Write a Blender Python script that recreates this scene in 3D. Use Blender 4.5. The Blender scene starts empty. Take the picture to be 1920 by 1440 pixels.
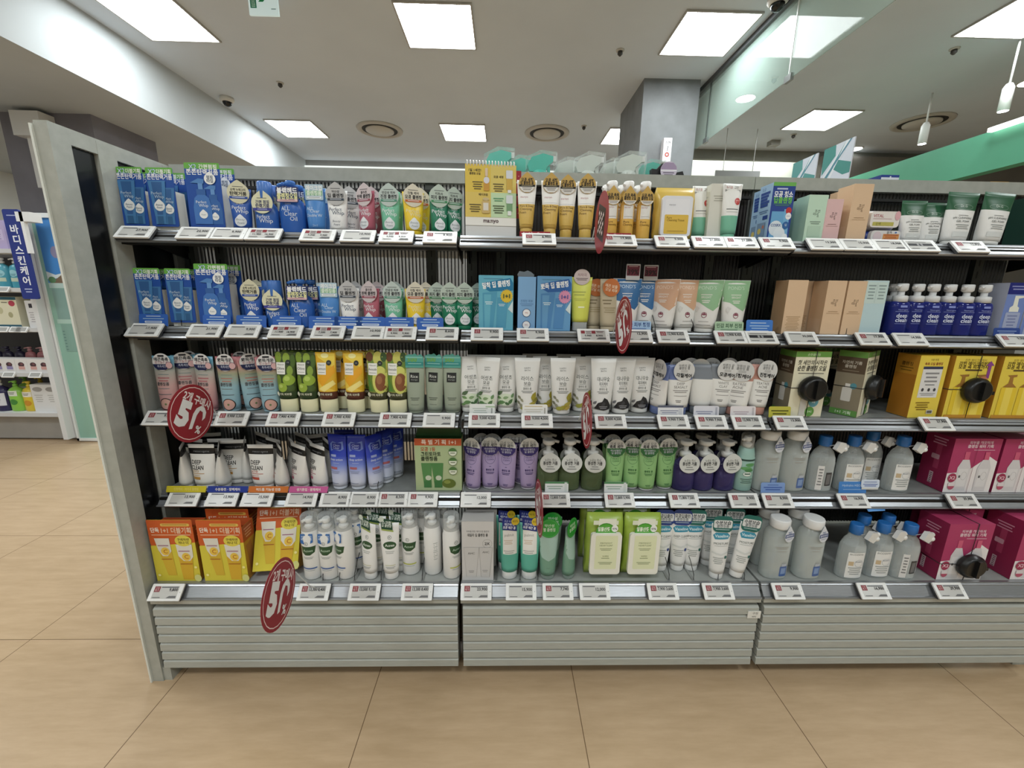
import bpy, math, random
from mathutils import Vector, Matrix
from mathutils.geometry import tessellate_polygon
random.seed(7)
SC = bpy.context.scene
COL = SC.collection
sin, cos, pi = math.sin, math.cos, math.pi

# ------------------------------------------------------------------ camera
FPX, PITCH, YAW, ROLL, CAMH = 768.0, .22035, .02347, .01466, 1.1725
_F = Vector((sin(YAW)*cos(PITCH), cos(YAW)*cos(PITCH), -sin(PITCH)))
_R = Vector((cos(YAW), -sin(YAW), 0)); _U = _R.cross(_F)
R_ = _R*cos(ROLL) + _U*sin(ROLL); U_ = -_R*sin(ROLL) + _U*cos(ROLL)
cd = bpy.data.cameras.new('camera'); cam = bpy.data.objects.new('camera', cd); COL.objects.link(cam)
cd.sensor_width = 36.0; cd.lens = FPX/1920*36.0; cd.clip_start = .02
cam.matrix_world = Matrix(((R_.x, U_.x, -_F.x, 0), (R_.y, U_.y, -_F.y, 0), (R_.z, U_.z, -_F.z, CAMH), (0, 0, 0, 1)))
SC.camera = cam

# ------------------------------------------------------------------ exposure and ambience
SC.view_settings.view_transform = 'Standard'; SC.view_settings.look = 'None'
SC.view_settings.exposure = 0.0; SC.view_settings.gamma = 1.0
SC.view_settings.use_curve_mapping = False
LAMP = 23.0                     # brightness of every ceiling panel
wd = bpy.data.worlds.new('room_air'); SC.world = wd; wd.use_nodes = True
wd.node_tree.nodes['Background'].inputs[0].default_value = (.9, 1, .97, 1)
wd.node_tree.nodes['Background'].inputs[1].default_value = .05

# ------------------------------------------------------------------ pixel <-> place (survey of the photograph, 1920 x 1440)
def _ray(px, py): return _F + R_*((px-960)/FPX) - U_*((py-720)/FPX)
def at_y(px, py, y):
    d = _ray(px, py); t = y/d.y; return Vector((t*d.x, y, CAMH+t*d.z))
def at_z(px, py, z):
    d = _ray(px, py); t = (z-CAMH)/d.z; return Vector((t*d.x, t*d.y, z))
def at_x(px, py, x):
    d = _ray(px, py); t = x/d.x; return Vector((x, t*d.y, CAMH+t*d.z))
def x_of(px, y, z):
    def q(X):
        d = Vector((X, y, z-CAMH)); return 960+FPX*d.dot(R_)/d.dot(_F)
    a, b = -9.0, 9.0
    for _ in range(50):
        c = (a+b)/2
        if q(c) < px: a = c
        else: b = c
    return (a+b)/2

# ------------------------------------------------------------------ materials
_M = {}
def lin(h):
    r = []
    for i in (0, 2, 4):
        c = int(h[i:i+2], 16)/255
        r.append(c/12.92 if c <= .04045 else ((c+.055)/1.055)**2.4)
    return r+[1]
def new_mat(name):
    m = bpy.data.materials.new(name); m.use_nodes = True
    nt = m.node_tree
    return m, nt, nt.nodes['Principled BSDF'], nt.nodes['Material Output']
def C(h, rough=.42, metal=0.0, emit=0.0, spec=.5):
    k = (h, rough, metal, emit, spec)
    if k not in _M:
        m, nt, b, o = new_mat('coat_'+h)
        b.inputs['Base Color'].default_value = lin(h); b.inputs['Roughness'].default_value = rough
        b.inputs['Metallic'].default_value = metal; b.inputs['Specular IOR Level'].default_value = spec
        if emit:
            b.inputs['Emission Color'].default_value = lin(h); b.inputs['Emission Strength'].default_value = emit
        m.diffuse_color = lin(h)
        _M[k] = m
    return _M[k]
def noisy(h1, h2, scale=6, rough=.5, stretch=(1, 1, 1), metal=0.0, bump=0.0, detail=4):
    k = ('n', h1, h2, scale, rough, stretch, metal, bump)
    if k not in _M:
        m, nt, b, o = new_mat('mottled_'+h1); n = nt.nodes; l = nt.links
        tc = n.new('ShaderNodeTexCoord'); mp = n.new('ShaderNodeMapping'); ns = n.new('ShaderNodeTexNoise'); cr = n.new('ShaderNodeValToRGB')
        mp.inputs['Scale'].default_value = stretch
        ns.inputs['Scale'].default_value = scale; ns.inputs['Detail'].default_value = detail
        cr.color_ramp.elements[0].position = .32; cr.color_ramp.elements[1].position = .68
        cr.color_ramp.elements[0].color = lin(h1); cr.color_ramp.elements[1].color = lin(h2)
        l.new(tc.outputs['Object'], mp.inputs[0]); l.new(mp.outputs[0], ns.inputs[0]); l.new(ns.outputs[0], cr.inputs[0]); l.new(cr.outputs[0], b.inputs['Base Color'])
        b.inputs['Roughness'].default_value = rough; b.inputs['Metallic'].default_value = metal
        if bump:
            bp = n.new('ShaderNodeBump'); bp.inputs['Strength'].default_value = bump; bp.inputs['Distance'].default_value = .002
            l.new(ns.outputs[0], bp.inputs['Height']); l.new(bp.outputs[0], b.inputs['Normal'])
        _M[k] = m
    return _M[k]
def grad(stops, rough=.35, axis=2):
    k = ('g', tuple(stops), rough, axis)
    if k not in _M:
        m, nt, b, o = new_mat('blend_'+stops[0][1]); n = nt.nodes; l = nt.links
        tc = n.new('ShaderNodeTexCoord'); sp = n.new('ShaderNodeSeparateXYZ'); cr = n.new('ShaderNodeValToRGB')
        e = cr.color_ramp.elements
        while len(e) < len(stops): e.new(.5)
        for i, (p, h) in enumerate(stops): e[i].position = p; e[i].color = lin(h)
        l.new(tc.outputs['Generated'], sp.inputs[0]); l.new(sp.outputs[axis], cr.inputs[0]); l.new(cr.outputs[0], b.inputs['Base Color'])
        b.inputs['Roughness'].default_value = rough
        _M[k] = m
    return _M[k]
def clear(h, alpha=.35, rough=.08, tint=.22):
    """see-through plastic or glass: tinted transparency under a glossy skin"""
    k = ('c', h, alpha, rough, tint)
    if k not in _M:
        m, nt, b, o = new_mat('clear_'+h); n = nt.nodes; l = nt.links
        t = n.new('ShaderNodeBsdfTransparent'); t.inputs[0].default_value = [1-(1-c)*tint for c in lin(h)[:3]]+[1]
        b.inputs['Base Color'].default_value = lin(h); b.inputs['Roughness'].default_value = rough
        fr = n.new('ShaderNodeLayerWeight'); fr.inputs[0].default_value = .35
        mr = n.new('ShaderNodeMapRange'); mr.inputs[3].default_value = alpha; mr.inputs[4].default_value = min(1, alpha+.5)
        mx = n.new('ShaderNodeMixShader')
        l.new(fr.outputs['Facing'], mr.inputs[0]); l.new(mr.outputs[0], mx.inputs[0]); l.new(t.outputs[0], mx.inputs[1]); l.new(b.outputs[0], mx.inputs[2]); l.new(mx.outputs[0], o.inputs[0])
        _M[k] = m
    return _M[k]
def lamp_mat(name, col, s):
    m, nt, b, o = new_mat(name); e = nt.nodes.new('ShaderNodeEmission'); e.inputs[0].default_value = col; e.inputs[1].default_value = s
    nt.links.new(e.outputs[0], o.inputs[0]); return m
def ink(h):
    """printing inks and dyed plastic, a little less pure than their swatches"""
    r, g, b = (int(h[i:i+2], 16) for i in (0, 2, 4)); l = .3*r+.59*g+.11*b
    return '%02x%02x%02x' % tuple(int(max(0, min(255, l+(c-l)*.86+2))) for c in (r, g, b))
def PL(h): return C(ink(h), .3)          # glossy plastic
def PP(h): return C(ink(h), .5, spec=.35)  # printed board
WHITE = 'ecebe6'

# ------------------------------------------------------------------ lettering
_T = {}
def glyphs(s, bold):
    k = (s, bold)
    if k not in _T:
        cu = bpy.data.curves.new('lettering', 'FONT'); cu.body = s; cu.size = 1; cu.resolution_u = 2; cu.offset = bold; cu.fill_mode = 'FRONT'
        ob = bpy.data.objects.new('lettering', cu)
        me = ob.to_mesh()
        vs = [(v.co.x, v.co.y) for v in me.vertices]; fs = [tuple(p.vertices) for p in me.polygons]
        ob.to_mesh_clear(); bpy.data.objects.remove(ob); bpy.data.curves.remove(cu)
        if vs:
            x0 = min(v[0] for v in vs); x1 = max(v[0] for v in vs); y0 = min(v[1] for v in vs); y1 = max(v[1] for v in vs)
            vs = [(x-(x0+x1)/2, y-(y0+y1)/2) for x, y in vs]
            _T[k] = (vs, fs, x1-x0, y1-y0)
        else: _T[k] = ([], [], 1, 1)
    return _T[k]

# ------------------------------------------------------------------ mesh builder
class MB:
    def __init__(s): s.v = []; s.f = []; s.m = []; s.sm = []; s.mats = []
    def mi(s, m):
        if m not in s.mats: s.mats.append(m)
        return s.mats.index(m)
    def add(s, vs, fs, m, smooth=False):
        b = len(s.v); s.v += [tuple(v) for v in vs]; i = s.mi(m)
        for f in fs: s.f.append(tuple(b+k for k in f)); s.m.append(i); s.sm.append(smooth)
    def box(s, x0, y0, z0, x1, y1, z1, m, side=None, top=None):
        vs = [(x0, y0, z0), (x1, y0, z0), (x1, y1, z0), (x0, y1, z0), (x0, y0, z1), (x1, y0, z1), (x1, y1, z1), (x0, y1, z1)]
        s.add(vs, [(0, 1, 5, 4), (2, 3, 7, 6)], m); s.add(vs, [(1, 2, 6, 5), (3, 0, 4, 7)], side or m); s.add(vs, [(4, 5, 6, 7), (3, 2, 1, 0)], top or side or m)
    def loft(s, rings, m, smooth=True, c0=True, c1=True):
        n = len(rings[0]); vs = [p for r in rings for p in r]
        ms = m if isinstance(m, list) else [m]*(len(rings)-1)
        b = len(s.v); s.v += [tuple(v) for v in vs]
        for j in range(len(rings)-1):
            i = s.mi(ms[j])
            for k in range(n):
                k2 = (k+1) % n
                s.f.append((b+j*n+k, b+j*n+k2, b+(j+1)*n+k2, b+(j+1)*n+k)); s.m.append(i); s.sm.append(smooth)
        if c0: s.f.append(tuple(b+k for k in reversed(range(n)))); s.m.append(s.mi(ms[0])); s.sm.append(False)
        if c1: s.f.append(tuple(b+(len(rings)-1)*n+k for k in range(n))); s.m.append(s.mi(ms[-1])); s.sm.append(False)
    def lathe(s, prof, m, n=20, sx=1, sy=1, cx=0, cy=0, smooth=True, p=1.0):
        rings = []
        for r, z in prof:
            ring = []
            for k in range(n):
                a = 2*pi*k/n; ca, sa = cos(a), sin(a)
                if p != 1: ca = math.copysign(abs(ca)**p, ca); sa = math.copysign(abs(sa)**p, sa)
                ring.append((cx+r*sx*ca, cy+r*sy*sa, z))
            rings.append(ring)
        s.loft(rings, m, smooth)
    def prism(s, outline, y0, y1, m, side=None):
        """outline in (x, z), extruded along y"""
        n = len(outline); vs = [(x, y0, z) for x, z in outline]+[(x, y1, z) for x, z in outline]
        tri = tessellate_polygon([[Vector((x, z, 0)) for x, z in outline]])
        s.add(vs, [tuple(t) for t in tri], m); s.add(vs, [tuple(n+k for k in reversed(t)) for t in tri], m)
        s.add(vs, [(k, k+n, (k+1) % n+n, (k+1) % n) for k in range(n)], side or m)
    def extrude_x(s, prof, x0, x1, m):
        """profile in (y, z), extruded along x"""
        n = len(prof); vs = [(x0, y, z) for y, z in prof]+[(x1, y, z) for y, z in prof]
        tri = tessellate_polygon([[Vector((y, z, 0)) for y, z in prof]])
        s.add(vs, [tuple(t) for t in tri], m); s.add(vs, [tuple(n+k for k in reversed(t)) for t in tri], m)
        s.add(vs, [(k, (k+1) % n, (k+1) % n+n, k+n) for k in range(n)], m)
    def wire(s, pts, r, m, n=6, smooth=True):
        pts = [Vector(p) for p in pts]; rings = []
        for i, p in enumerate(pts):
            t = (pts[min(i+1, len(pts)-1)]-pts[max(i-1, 0)]).normalized()
            a = t.cross(Vector((0, 0, 1)) if abs(t.z) < .9 else Vector((1, 0, 0))).normalized(); b = t.cross(a)
            rings.append([p+a*(r*cos(2*pi*k/n))+b*(r*sin(2*pi*k/n)) for k in range(n)])
        s.loft(rings, m, smooth)
    def ball(s, c, rx, ry, rz, m, n=14):
        prof = [(max(1e-5, sin(pi*i/8)), -cos(pi*i/8)) for i in range(9)]
        s.loft([[(c[0]+rx*r*cos(2*pi*k/n), c[1]+ry*r*sin(2*pi*k/n), c[2]+rz*z) for k in range(n)] for r, z in prof], m)
    # flat printing laid over a surface S(u, v, lift) in millimetres
    def art(s, ops, S, curved=False, mk=PP, lift=.00012):
        o = lift
        for op in ops:
            o += .00012; t = op[0]
            if t == 'r':
                _, x0, y0, x1, y1, c = op[:6]; rad = op[6] if len(op) > 6 else 0
                if rad:
                    pts = []
                    for cx, cy, a0 in ((x1-rad, y0+rad, -90), (x1-rad, y1-rad, 0), (x0+rad, y1-rad, 90), (x0+rad, y0+rad, 180)):
                        for q in range(4): a = math.radians(a0+30*q); pts.append((cx+rad*cos(a), cy+rad*sin(a)))
                    s._poly(pts, S, o, mk(c), curved); continue
                nx = max(1, int((x1-x0)/4)) if curved else 1; ny = max(1, int((y1-y0)/8)) if curved else 1
                vs = [S(x0+(x1-x0)*i/nx, y0+(y1-y0)*j/ny, o) for j in range(ny+1) for i in range(nx+1)]
                s.add(vs, [(j*(nx+1)+i, j*(nx+1)+i+1, (j+1)*(nx+1)+i+1, (j+1)*(nx+1)+i) for j in range(ny) for i in range(nx)], mk(c))
            elif t == 'e':
                _, cx, cy, rx, ry, c = op[:6]; drop = op[6] if len(op) > 6 else 0
                n = 20; rr = (.33, .66, 1) if curved else (1,)
                vs = [S(cx, cy, o)]
                for q in rr:
                    for k in range(n):
                        a = 2*pi*k/n+pi/2; e = 1+drop*max(0, 1-abs((k if k <= n/2 else n-k)-0)/2.0)
                        vs.append(S(cx+rx*q*cos(a), cy+ry*q*sin(a)*(e if sin(a) > 0 else 1), o))
                fs = [(0, 1+k, 1+(k+1) % n) for k in range(n)]
                for j in range(len(rr)-1): fs += [(1+j*n+k, 1+(j+1)*n+k, 1+(j+1)*n+(k+1) % n, 1+j*n+(k+1) % n) for k in range(n)]
                s.add(vs, fs, mk(c))
            elif t == 'o':     # ring
                _, cx, cy, rx, ry, w, c = op; n = 24
                vs = [S(cx+(rx-w*q)*cos(2*pi*k/n), cy+(ry-w*q)*sin(2*pi*k/n), o) for q in (0, 1) for k in range(n)]
                s.add(vs, [(k, (k+1) % n, n+(k+1) % n, n+k) for k in range(n)], mk(c))
            elif t == 'p': s._poly(op[1], S, o, mk(op[2]), curved)
            elif t == 'l':     # rows of lettering too small to read: cx, top, width, rows, pitch, colour
                _, cx, y, w, rows, pitch, c = op
                for q in range(rows):
                    ww = w*(1, .8, .92, .7, .86)[q % 5]; h = pitch*.42
                    k = max(1, int(ww/5)) if curved else 1
                    vs = [S(cx-ww/2+ww*i/k, y-q*pitch-h*j, o) for j in (0, 1) for i in range(k+1)]
                    s.add(vs, [(i, i+1, k+2+i, k+1+i) for i in range(k)], mk(c))
            elif t == 't':
                _, txt, cx, cy, h, c = op[:6]; kw = op[6] if len(op) > 6 else {}
                vs, fs, w0, h0 = glyphs(txt, kw.get('b', 0))
                k = h/.72; kx = k; mw = kw.get('w')
                if mw and w0*k > mw: kx = mw/w0
                a = math.radians(kw.get('r', 0)); ca, sa = cos(a), sin(a); sh = kw.get('s', 0)
                al = kw.get('a', 0)
                out = []
                for x, y in vs:
                    X = x*kx+al*w0*kx/2+sh*y*k; Y = y*k
                    out.append(S(cx+X*ca-Y*sa, cy+X*sa+Y*ca, o))
                s.add(out, fs, mk(c))
    def _poly(s, pts, S, o, m, curved):
        tri = tessellate_polygon([[Vector((x, y, 0)) for x, y in pts]]); P = list(pts); T = [tuple(t) for t in tri]
        if curved:   # cut long triangles so that the print follows the curve
            for _ in range(5):
                N = []; cache = {}; cut = False
                def mid(p, q):
                    k = (min(p, q), max(p, q))
                    if k not in cache: cache[k] = len(P); P.append(((P[p][0]+P[q][0])/2, (P[p][1]+P[q][1])/2))
                    return cache[k]
                for t in T:
                    if max(abs(P[t[k]][0]-P[t[k-1]][0]) for k in range(3)) > 5 or max(abs(P[t[k]][1]-P[t[k-1]][1]) for k in range(3)) > 24:
                        x, y, z = mid(t[0], t[1]), mid(t[1], t[2]), mid(t[2], t[0]); cut = True
                        N += [(t[0], x, z), (x, t[1], y), (z, y, t[2]), (x, y, z)]
                    else: N.append(t)
                T = N
                if not cut: break
        s.add([S(x, y, o) for x, y in P], T, m)
    def build(s, name, parent=None, loc=(0, 0, 0), rot=(0, 0, 0)):
        me = bpy.data.meshes.new(name); me.from_pydata(s.v, [], s.f)
        for m in s.mats: me.materials.append(m)
        me.polygons.foreach_set('material_index', s.m); me.polygons.foreach_set('use_smooth', s.sm); me.update()
        ob = bpy.data.objects.new(name, me); COL.objects.link(ob); ob.location = loc; ob.rotation_euler = rot
        if parent: ob.parent = parent
        return ob
def flat(y=0.0, back=False):
    """the front of something flat at depth y, in mm across and up"""
    return (lambda u, v, o: (u/1000, y-o, v/1000)) if not back else (lambda u, v, o: (-u/1000, y+o, v/1000))
def side_r(x, y0): return lambda u, v, o: (x+o, y0+u/1000, v/1000)
def side_l(x, y0): return lambda u, v, o: (x-o, y0-u/1000, v/1000)

# ------------------------------------------------------------------ things
def empty(name, loc=(0, 0, 0), rz=0):
    o = bpy.data.objects.new(name, None); COL.objects.link(o); o.location = loc; o.rotation_euler = (0, 0, rz); o.empty_display_size = .05; return o
def tag(o, label=None, cat=None, group=None, kind=None):
    if label: o['label'] = label
    if cat: o['category'] = cat
    if group: o['group'] = group
    if kind: o['kind'] = kind
    return o
def structure(o): o['kind'] = 'structure'; return o
def dup(root):
    c = root.copy(); COL.objects.link(c)
    for ch in root.children:
        d = ch.copy(); COL.objects.link(d); d.parent = c
        for g in ch.children:
            e = g.copy(); COL.objects.link(e); e.parent = d
    return c
ORD = ['first', 'second', 'third', 'fourth', 'fifth', 'sixth', 'seventh', 'eighth', 'ninth', 'tenth', 'eleventh', 'twelfth', 'thirteenth', 'fourteenth', 'fifteenth', 'sixteenth', 'seventeenth', 'eighteenth', 'nineteenth', 'twentieth', 'twenty-first', 'twenty-second']

# ------------------------------------------------------------------ survey: the shelving
X0, X1, X2, X3 = -1.022, -.122, .788, 1.698
YB = 1.40                                    # the ribbed back panel
LIPY = [1.155, 1.150, 1.122, 1.124, 1.043]
LIPZ = [1.289, 1.034, .790, .537, .2845]
SZ = [1.322, 1.065, .821, .575, .322]        # where goods stand
SHELF = ['top shelf', 'second shelf', 'middle shelf', 'fourth shelf', 'bottom shelf']

# ================================================================== THE SETTING
GREY = noisy('a3a59d', 'adafa7', 40, .45)          # powder-coated shelf steel
GREYD = C('5c605c', .5); BLACK = C('0b0c0c', .5); STEEL = noisy('a0a3a7', 'b3b6ba', 30, .3, (1, 60, 60), .75)
CHROME = C('d9dadb', .22, .9)
def floor_mat():
    m, nt, b, o = new_mat('vinyl_tiles'); n = nt.nodes; l = nt.links
    tc = n.new('ShaderNodeTexCoord'); mp = n.new('ShaderNodeMapping'); mp.inputs['Scale'].default_value = (1.2, 7, 1)
    n1 = n.new('ShaderNodeTexNoise'); n1.inputs['Scale'].default_value = 5; n1.inputs['Detail'].default_value = 8; n1.inputs['Roughness'].default_value = .65
    n2 = n.new('ShaderNodeTexNoise'); n2.inputs['Scale'].default_value = .9; n2.inputs['Detail'].default_value = 3
    cr = n.new('ShaderNodeValToRGB'); e = cr.color_ramp.elements
    e[0].position = .3; e[0].color = lin('a98f6d'); e[1].position = .72; e[1].color = lin('cbb090')
    l.new(tc.outputs['Object'], mp.inputs[0]); l.new(mp.outputs[0], n1.inputs[0]); l.new(tc.outputs['Object'], n2.inputs[0])
    ad = n.new('ShaderNodeMath'); ad.operation = 'MULTIPLY_ADD'; ad.inputs[1].default_value = .45
    hb = n.new('ShaderNodeMath'); hb.operation = 'MULTIPLY'; hb.inputs[1].default_value = .55
    l.new(n2.outputs[0], hb.inputs[0]); l.new(n1.outputs[0], ad.inputs[0]); l.new(hb.outputs[0], ad.inputs[2]); l.new(ad.outputs[0], cr.inputs[0])
    sp = n.new('ShaderNodeSeparateXYZ'); l.new(tc.outputs['Object'], sp.inputs[0])
    T = .607; es = []
    for ax, off in ((0, .228), (1, 1.197)):
        a = n.new('ShaderNodeMath'); a.operation = 'SUBTRACT'; a.inputs[1].default_value = off-40*T; l.new(sp.outputs[ax], a.inputs[0])
        md = n.new('ShaderNodeMath'); md.operation = 'MODULO'; md.inputs[1].default_value = T; l.new(a.outputs[0], md.inputs[0])
        lt = n.new('ShaderNodeMath'); lt.operation = 'LESS_THAN'; lt.inputs[1].default_value = .0024; l.new(md.outputs[0], lt.inputs[0]); es.append(lt)
    mx = n.new('ShaderNodeMath'); mx.operation = 'MAXIMUM'; l.new(es[0].outputs[0], mx.inputs[0]); l.new(es[1].outputs[0], mx.inputs[1])
    mc = n.new('ShaderNodeMix'); mc.data_type = 'RGBA'; mc.inputs[7].default_value = lin('6e573f')
    l.new(mx.outputs[0], mc.inputs[0]); l.new(cr.outputs[0], mc.inputs[6]); l.new(mc.outputs[2], b.inputs['Base Color'])
    b.inputs['Roughness'].default_value = .27
    bp = n.new('ShaderNodeBump'); bp.inputs['Strength'].default_value = .12; bp.inputs['Distance'].default_value = .003
    l.new(n1.outputs[0], bp.inputs['Height']); l.new(bp.outputs[0], b.inputs['Normal'])
    return m
XL, XR, YF, YN, ZC = -7.0, 8.0, 7.35, -5.0, 3.2
def slab(name, x0, y0, z0, x1, y1, z1, m):
    b = MB(); b.box(x0, y0, z0, x1, y1, z1, m); return structure(b.build(name))
CEIL = noisy('ccd5de', 'd2dbe4', 1.5, .85)
WALL = noisy('d9dad4', 'e2e3dd', 1.2, .8)
slab('floor', XL, YN, -.06, XR, YF, 0, floor_mat())
slab('ceiling', XL, YN, ZC, XR, YF, ZC+.06, CEIL)
slab('wall_far', XL, YF, 0, XR, YF+.08, ZC, noisy('b4b4b2', 'bebebc', 1.2, .8))
slab('wall_near', XL, YN-.08, 0, XR, YN, ZC, WALL)
slab('wall_left', XL-.08, YN, 0, XL, YF, ZC, WALL)
slab('wall_right', XR, YN, 0, XR+.08, YF, ZC, WALL)
slab('soffit', XL, YN, 2.71, -3.2, YF, ZC, noisy('b9bfc1', 'c0c6c8', 1.5, .7))
CONC = noisy('6f7172', '85888a', 3.5, .75, detail=7)
slab('column', 1.336, 4.46, 0, 1.885, 5.28, ZC, CONC)
slab('column', -4.62, 4.28, 0, -3.80, 5.0, 2.71, noisy('77757c', '85838b', 3, .8, detail=6))
slab('wall_alcove', 1.90, 6.72, 0, 4.45, 6.80, ZC, noisy('eceee2', 'f2f4e8', 2, .8))
slab('wall_fascia', 3.98, 2.2, 2.205, 4.08, 5.15, 2.515, noisy('4f9a79', '56a381', 2, .55))
slab('trim_1', -3.2, 7.27, 3.105, 1.9, YF, ZC, noisy('8f8f8c', '9b9b98', 4, .8))
slab('trim_2', 1.89, 6.36, 3.07, 6.5, 6.42, ZC, noisy('7d7e77', '888980', 4, .8))
slab('wall_service', 4.45, 6.2, 0, 8.0, 6.3, 3.1, noisy('6d6962', '78746c', 2, .8))

# ---- ceiling panels (each a lamp)
PANEL = lamp_mat('panel_glow', (.93, .985, 1, 1), LAMP)
def ceiling_panel(x, y, lab, s=.55):
    r = tag(empty('ceiling_light', (x, y, ZC)), lab, 'ceiling light', 'square ceiling lights')
    b = MB(); h = s/2; fm = C('aaa8a2', .5)
    for a in ((-h-.012, -h-.012, h+.012, -h), (-h-.012, h, h+.012, h+.012), (-h-.012, -h, -h, h), (h, -h, h+.012, h)): b.box(a[0], a[1], -.014, a[2], a[3], 0, fm)
    b.build('frame', r)
    d = MB(); d.add([(-h, -h, -.006), (h, -h, -.006), (h, h, -.006), (-h, h, -.006)], [(3, 2, 1, 0)], PANEL); d.build('diffuser', r)
PXS = [(-2.68, 'left'), (-.535, 'middle'), (1.60, 'right')]
LAB = {(0, 3.76): 'square ceiling light nearest the white soffit, cut by the top of the photo', (1, 3.76): 'large square ceiling light high over the middle of the shelving', (2, 3.76): 'square ceiling light in front of the grey column beside the glass screen',
       (0, 5.95): 'small far square ceiling light left of the first round vent', (1, 5.95): 'small far square ceiling light between the two round vents', (2, 5.95): 'far square ceiling light half hidden behind the grey column'}
for i, (x, w) in enumerate(PXS):
    for y in (3.76, 5.95): ceiling_panel(x, y, LAB[(i, y)])
    for y, q in ((1.58, 'above the shelving'), (-.6, 'above the viewer'), (-2.8, 'behind the viewer')): ceiling_panel(x, y, 'square ceiling light %s, %s one of three' % (q, w))
ceiling_panel(3.80, 3.40, 'square ceiling light at the upper right corner beyond the glass screen')
ceiling_panel(3.70, 5.30, 'square ceiling light beyond the glass screen above the striped boards')
for y, q in ((1.3, 'over the right hand aisle'), (-.9, 'over the right hand aisle behind the viewer')): ceiling_panel(3.75, y, 'square ceiling light '+q)
for x, y, q in ((-4.6, 2.2, 'under the soffit in front of the side wall shelf'), (-4.6, -.4, 'under the soffit behind the viewer'), (-5.3, 5.6, 'low light glimpsed behind the grey left column')):
    r = tag(empty('ceiling_light', (x, y, 2.71)), 'square ceiling light '+q, 'ceiling light', 'square ceiling lights')
    d = MB(); d.add([(-.27, -.27, -.006), (.27, -.27, -.006), (.27, .27, -.006), (-.27, .27, -.006)], [(3, 2, 1, 0)], PANEL); d.build('diffuser', r)
    f = MB(); f.box(-.285, -.285, -.004, .285, .285, 0, C('c9c8c4', .5)); f.build('frame', r)
# ---- lit coves
def bar(name, lab, x0, y0, z0, x1, y1, z1, s, col=(.95, 1, .95, 1), cat='light strip'):
    b = MB(); b.box(x0, y0, z0, x1, y1, z1, lamp_mat(name+'_glow', col, s)); return tag(b.build(name), lab, cat)
bar('cove_light', 'long white light strip along the far wall above the shelving', -3.19, 7.20, 3.0, 1.3, 7.27, 3.1, 1.0)
bar('cove_light', 'hidden light strip above the pale alcove wall', 1.95, 6.50, 3.11, 4.4, 6.54, 3.16, 9.0)
bar('strip_light', 'thin bright light strip along the top of the green fascia', 3.93, 2.4, 2.50, 3.97, 3.63, 2.53, 4.0)
# ---- round vents, detectors, cameras, downlights
for x, y, lab in ((-1.617, 5.92, 'round ceiling vent left of the middle far light'), (.545, 5.9, 'round ceiling vent above the spray bottles'), (4.915, 5.29, 'round ceiling vent at the right above the green fascia')):
    r = tag(empty('ceiling_vent', (x, y, ZC)), lab, 'air vent', 'round ceiling vents')
    b = MB(); b.lathe([(.29, 0), (.285, -.012), (.235, -.02), (.22, -.004)], C('b9b6ae', .6), 36); b.build('rim', r)
    b = MB(); b.lathe([(.222, -.008), (.2, -.007), (.01, -.006)], C('2a2a28', .7), 36); b.build('throat', r)
    b = MB(); b.lathe([(.178, -.010), (.176, -.024), (.01, -.026)], C('c6c3bb', .6), 36); b.build('disc', r)
for px, py, lab in ((525, 155, 'small dark sprinkler on the ceiling right of the dome camera'), (1163, 94, 'small dark sprinkler left of the right hand ceiling light'), (678, 303, 'small dark sprinkler by the far wall'), (1095, 236, 'small dark sprinkler right of the second round vent'), (1452, 146, 'small sprinkler seen through the glass screen'), (1488, 252, 'small sprinkler below the light beyond the glass'), (1790, 91, 'small sprinkler under the corner light at upper right')):
    p = at_z(px, py, ZC); r = tag(empty('sprinkler', (p.x, p.y, ZC)), lab, 'sprinkler', 'ceiling sprinklers')
    b = MB(); b.lathe([(.036, 0), (.034, -.008), (.02, -.01)], C('bfbcb4', .5), 16); b.build('rosette', r)
    b = MB(); b.lathe([(.02, -.008), (.022, -.03), (.008, -.045)], C('3a3835', .5), 12); b.build('head', r)
for p, lab in ((at_z(425, 183, ZC), 'white dome camera with dark bubble beside the soffit'), (at_z(1460, -6, ZC), 'dark dome camera cut by the top edge above the glass screen')):
    r = tag(empty('dome_camera', (p.x, p.y, ZC)), lab, 'security camera', 'dome cameras')
    b = MB(); b.lathe([(.068, 0), (.068, -.03), (.05, -.045)], C('d8d6cf', .5), 20); b.build('housing', r)
    b = MB(); b.ball((0, 0, -.045), .046, .046, .045, C('121212', .15)); b.build('bubble', r)
for px, py, lab in ((1398, 184, 'round downlight glowing behind the glass screen'), (1602, 279, 'round downlight right of the striped boards'), (1530, 305, 'round downlight low between the striped boards'), (1935, 153, 'round downlight at the right edge of the photo')):
    p = at_z(px, py, ZC); r = tag(empty('downlight', (p.x, p.y, ZC)), lab, 'downlight', 'round downlights')
    b = MB(); b.lathe([(.105, 0), (.103, -.006), (.09, -.007)], C('cfcdc6', .5), 24); b.build('rim', r)
    b = MB(); b.lathe([(.09, -.0075), (.001, -.009)], PANEL, 24); b.build('lens', r)
p = at_z(585, 290, ZC)
p = at_y(1449, 279, 6.0); r = tag(empty('speaker_box', (p.x, 6.0, ZC)), 'small grey ceiling detector above the pale alcove wall', 'detector')
b = MB(); b.box(-.06, -.05, -.06, .06, .05, 0, C('8d8b84', .5)); b.build('body', r)
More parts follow.
